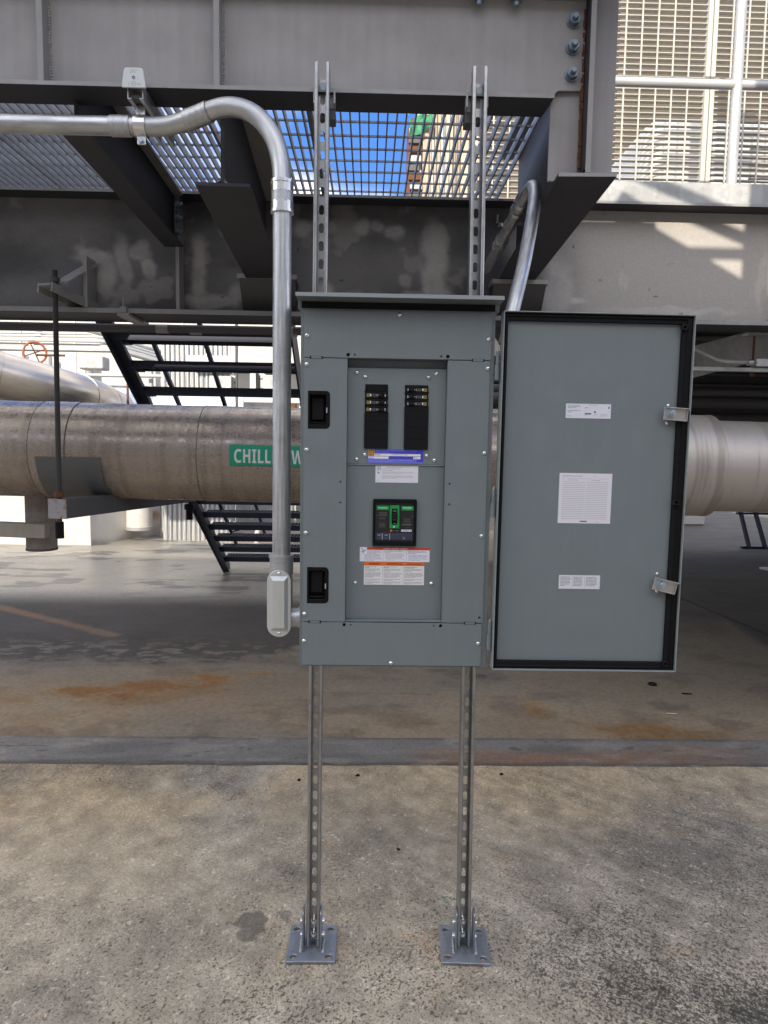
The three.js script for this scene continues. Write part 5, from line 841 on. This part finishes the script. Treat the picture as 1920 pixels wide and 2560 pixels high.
  // papers on the door
  sticker('rating_label', Dr, Xd(0.6405), Xd(0.762), 1.660, 1.6985, 0.0231, 640, (g, w, h) => { g.fillStyle = '#d9dae3'; g.fillRect(0, 0, w, h); para(g, 26, 18, 200, 3, 18, '#445', 8); para(g, 320, 16, 220, 1, 12, '#667', 5); para(g, 270, 50, 60, 1, 14, '#556', 9); para(g, 26, 92, 190, 2, 22, '#445', 8); g.fillStyle = '#55607a'; g.fillRect(270, 128, 92, 20); g.fillRect(402, 100, 26, 26); para(g, 400, 140, 60, 2, 14, '#778', 6); para(g, 490, 140, 110, 4, 12, '#778', 4); para(g, 26, 170, 80, 1, 14, '#445', 7); para(g, 266, 156, 70, 1, 10, '#778', 6); g.strokeStyle = '#889'; g.strokeRect(330, 44, 190, 24); g.fillStyle = '#445'; g.fillRect(600, 34, 22, 12); g.fillRect(600, 50, 22, 12); });
  sticker('circuit_schedule', Dr, Xd(0.631), Xd(0.7745), 1.3765, 1.5125, 0.0231, 1024, (g, w, h) => {
    g.fillStyle = '#dcdae0'; g.fillRect(0, 0, w, h); g.fillStyle = '#55555e'; g.font = 'bold 24px sans-serif'; g.fillText('Panelboard Directory / Directorio', 62, 62); g.font = '22px sans-serif'; g.fillText('Panel', 660, 62); g.fillText('No.', 62, 100); g.font = 'bold 17px sans-serif'; g.fillText('Load / Carga / Charge', 180, 138); g.fillText('Load / Carga / Charge', 620, 138);
    g.strokeStyle = '#6e6e76'; g.lineWidth = 3; g.beginPath(); g.moveTo(150, 104); g.lineTo(960, 104); g.stroke();
    for (let k = 0; k < 21; k++) { const y = 170 + k * 35.5; g.lineWidth = 4; g.strokeStyle = '#5f5f68'; g.beginPath(); g.moveTo(95, y); g.lineTo(500, y); g.moveTo(550, y); g.lineTo(950, y); g.stroke(); g.fillStyle = '#44444c'; g.font = '20px sans-serif'; g.fillText(String(2 * k + 1), 62, y + 4); g.fillText(String(2 * k + 2), 508, y + 4); }
    g.strokeStyle = '#8a8a92'; g.lineWidth = 2; g.beginPath(); g.moveTo(90, 120); g.lineTo(90, 910); g.moveTo(545, 120); g.lineTo(545, 910); g.stroke(); g.fillStyle = '#666f80'; g.fillRect(428, 918, 140, 26); para(g, 740, 940, 190, 1, 12, '#777', 7); });
  add(Dr, 'schedule_sleeve', bx(Xd(0.6285), Xd(0.777), 1.3735, 1.5155, 0.02305, 0.0232), mat([0.2, 0.24, 0.25], 0.2));
  sticker('notice_label', Dr, Xd(0.641), Xd(0.7545), 1.1955, 1.2335, 0.0231, 640, (g, w, h) => { g.fillStyle = '#d7d8dc'; g.fillRect(0, 0, w, h); g.strokeStyle = '#77777c'; g.lineWidth = 3; for (const x of [w * 0.325, w * 0.625]) { g.beginPath(); g.moveTo(x, 14); g.lineTo(x, h - 12); g.stroke(); } for (const [x, ww] of [[24, 165], [226, 155], [420, 185]]) para(g, x, 26, ww, 7, 22, '#444', 10); });
}

// ---------------------------------------------------------------- small things on the ground
{
  const leafG = (() => { const s = new THREE.Shape(); s.moveTo(0, 0); s.quadraticCurveTo(0.006, 0.01, 0.002, 0.022); s.quadraticCurveTo(-0.006, 0.012, 0, 0); const g = new THREE.ShapeGeometry(s, 6).rotateX(-Math.PI / 2), p = g.attributes.position; for (let i = 0; i < p.count; i++) p.setY(i, 0.002 + Math.abs(p.getX(i)) * 0.6); g.computeVertexNormals(); return g; })();
  const lm = mat([0.06, 0.25, 0.05], 0.6, 0, { side: THREE.DoubleSide });
  const lf = (label, x, z, a, s) => { const t = thing('leaf', label, 'leaf', [x, 0.005, z], 'bits of green leaf on the concrete'); t.rotation.y = a; t.scale.setScalar(s); add(t, 'blade', leafG, lm); add(t, 'stalk', between([0, 0.002, 0], [-0.004, 0.002, 0.008], 0.0006, 5), lm); };
  lf('bit of bright green leaf lying just above the right post base', 0.411, -0.252, 0.9, 1.0); lf('tiny bit of green leaf left of the left post base', -0.407, -0.326, 0.2, 0.6);
  const r = rng(41), R3 = (x, z, s) => { const g = new THREE.IcosahedronGeometry(s, 1), p = g.attributes.position; for (let i = 0; i < p.count; i++) { const k = 0.75 + 0.5 * vn(p.getX(i) * 200 + x * 50 + 40, p.getY(i) * 200 + p.getZ(i) * 170 + 40); p.setXYZ(i, p.getX(i) * k * 1.4, p.getY(i) * k * 0.5 + s * 0.3, p.getZ(i) * k); } g.computeVertexNormals(); return g; };
  [['black crumb lying left of the left strut post, near the grey strip', -0.187, -1.132, 0.008], ['dark crumb lying between the strut posts, in front of the grey strip', 0.088, -1.181, 0.009], ['small dark pebble midway between the two strut posts', 0.256, -0.559, 0.006], ['dark pebble right of the right strut post, in front of the grey strip', 0.78, -1.2, 0.008]].forEach(([l, x, z, s]) => tag(add(scene, 'pebble', R3(x, z, s), M.blackMatte, [x, 0.004, z], [0, x * 9, 0]), l, 'pebble'));
  tag(add(scene, 'rubber_ring', new THREE.TorusGeometry(0.024, 0.006, 8, 28).rotateX(-Math.PI / 2), M.black, [2.05, 0.006, -2.53]), 'small black ring lying on the ground right of the open door', 'ring');
  for (const [x, z, l] of [[2.2, -2.35, 'dark twig behind the black ring'], [1.95, -2.0, 'short pale twig in front of the black ring']]) tag(add(scene, 'twig', between([-0.03, 0.005, 0], [0.03, 0.006, 0.012], 0.004, 6), l[0] === 'd' ? M.blackMatte : mat([0.5, 0.45, 0.38], 0.8), [x, 0.001, z]), l + ', on the ground below the door', 'twig');
}

camera.far = 2000; camera.near = 0.05; camera.updateProjectionMatrix();
renderer.render(scene, camera);
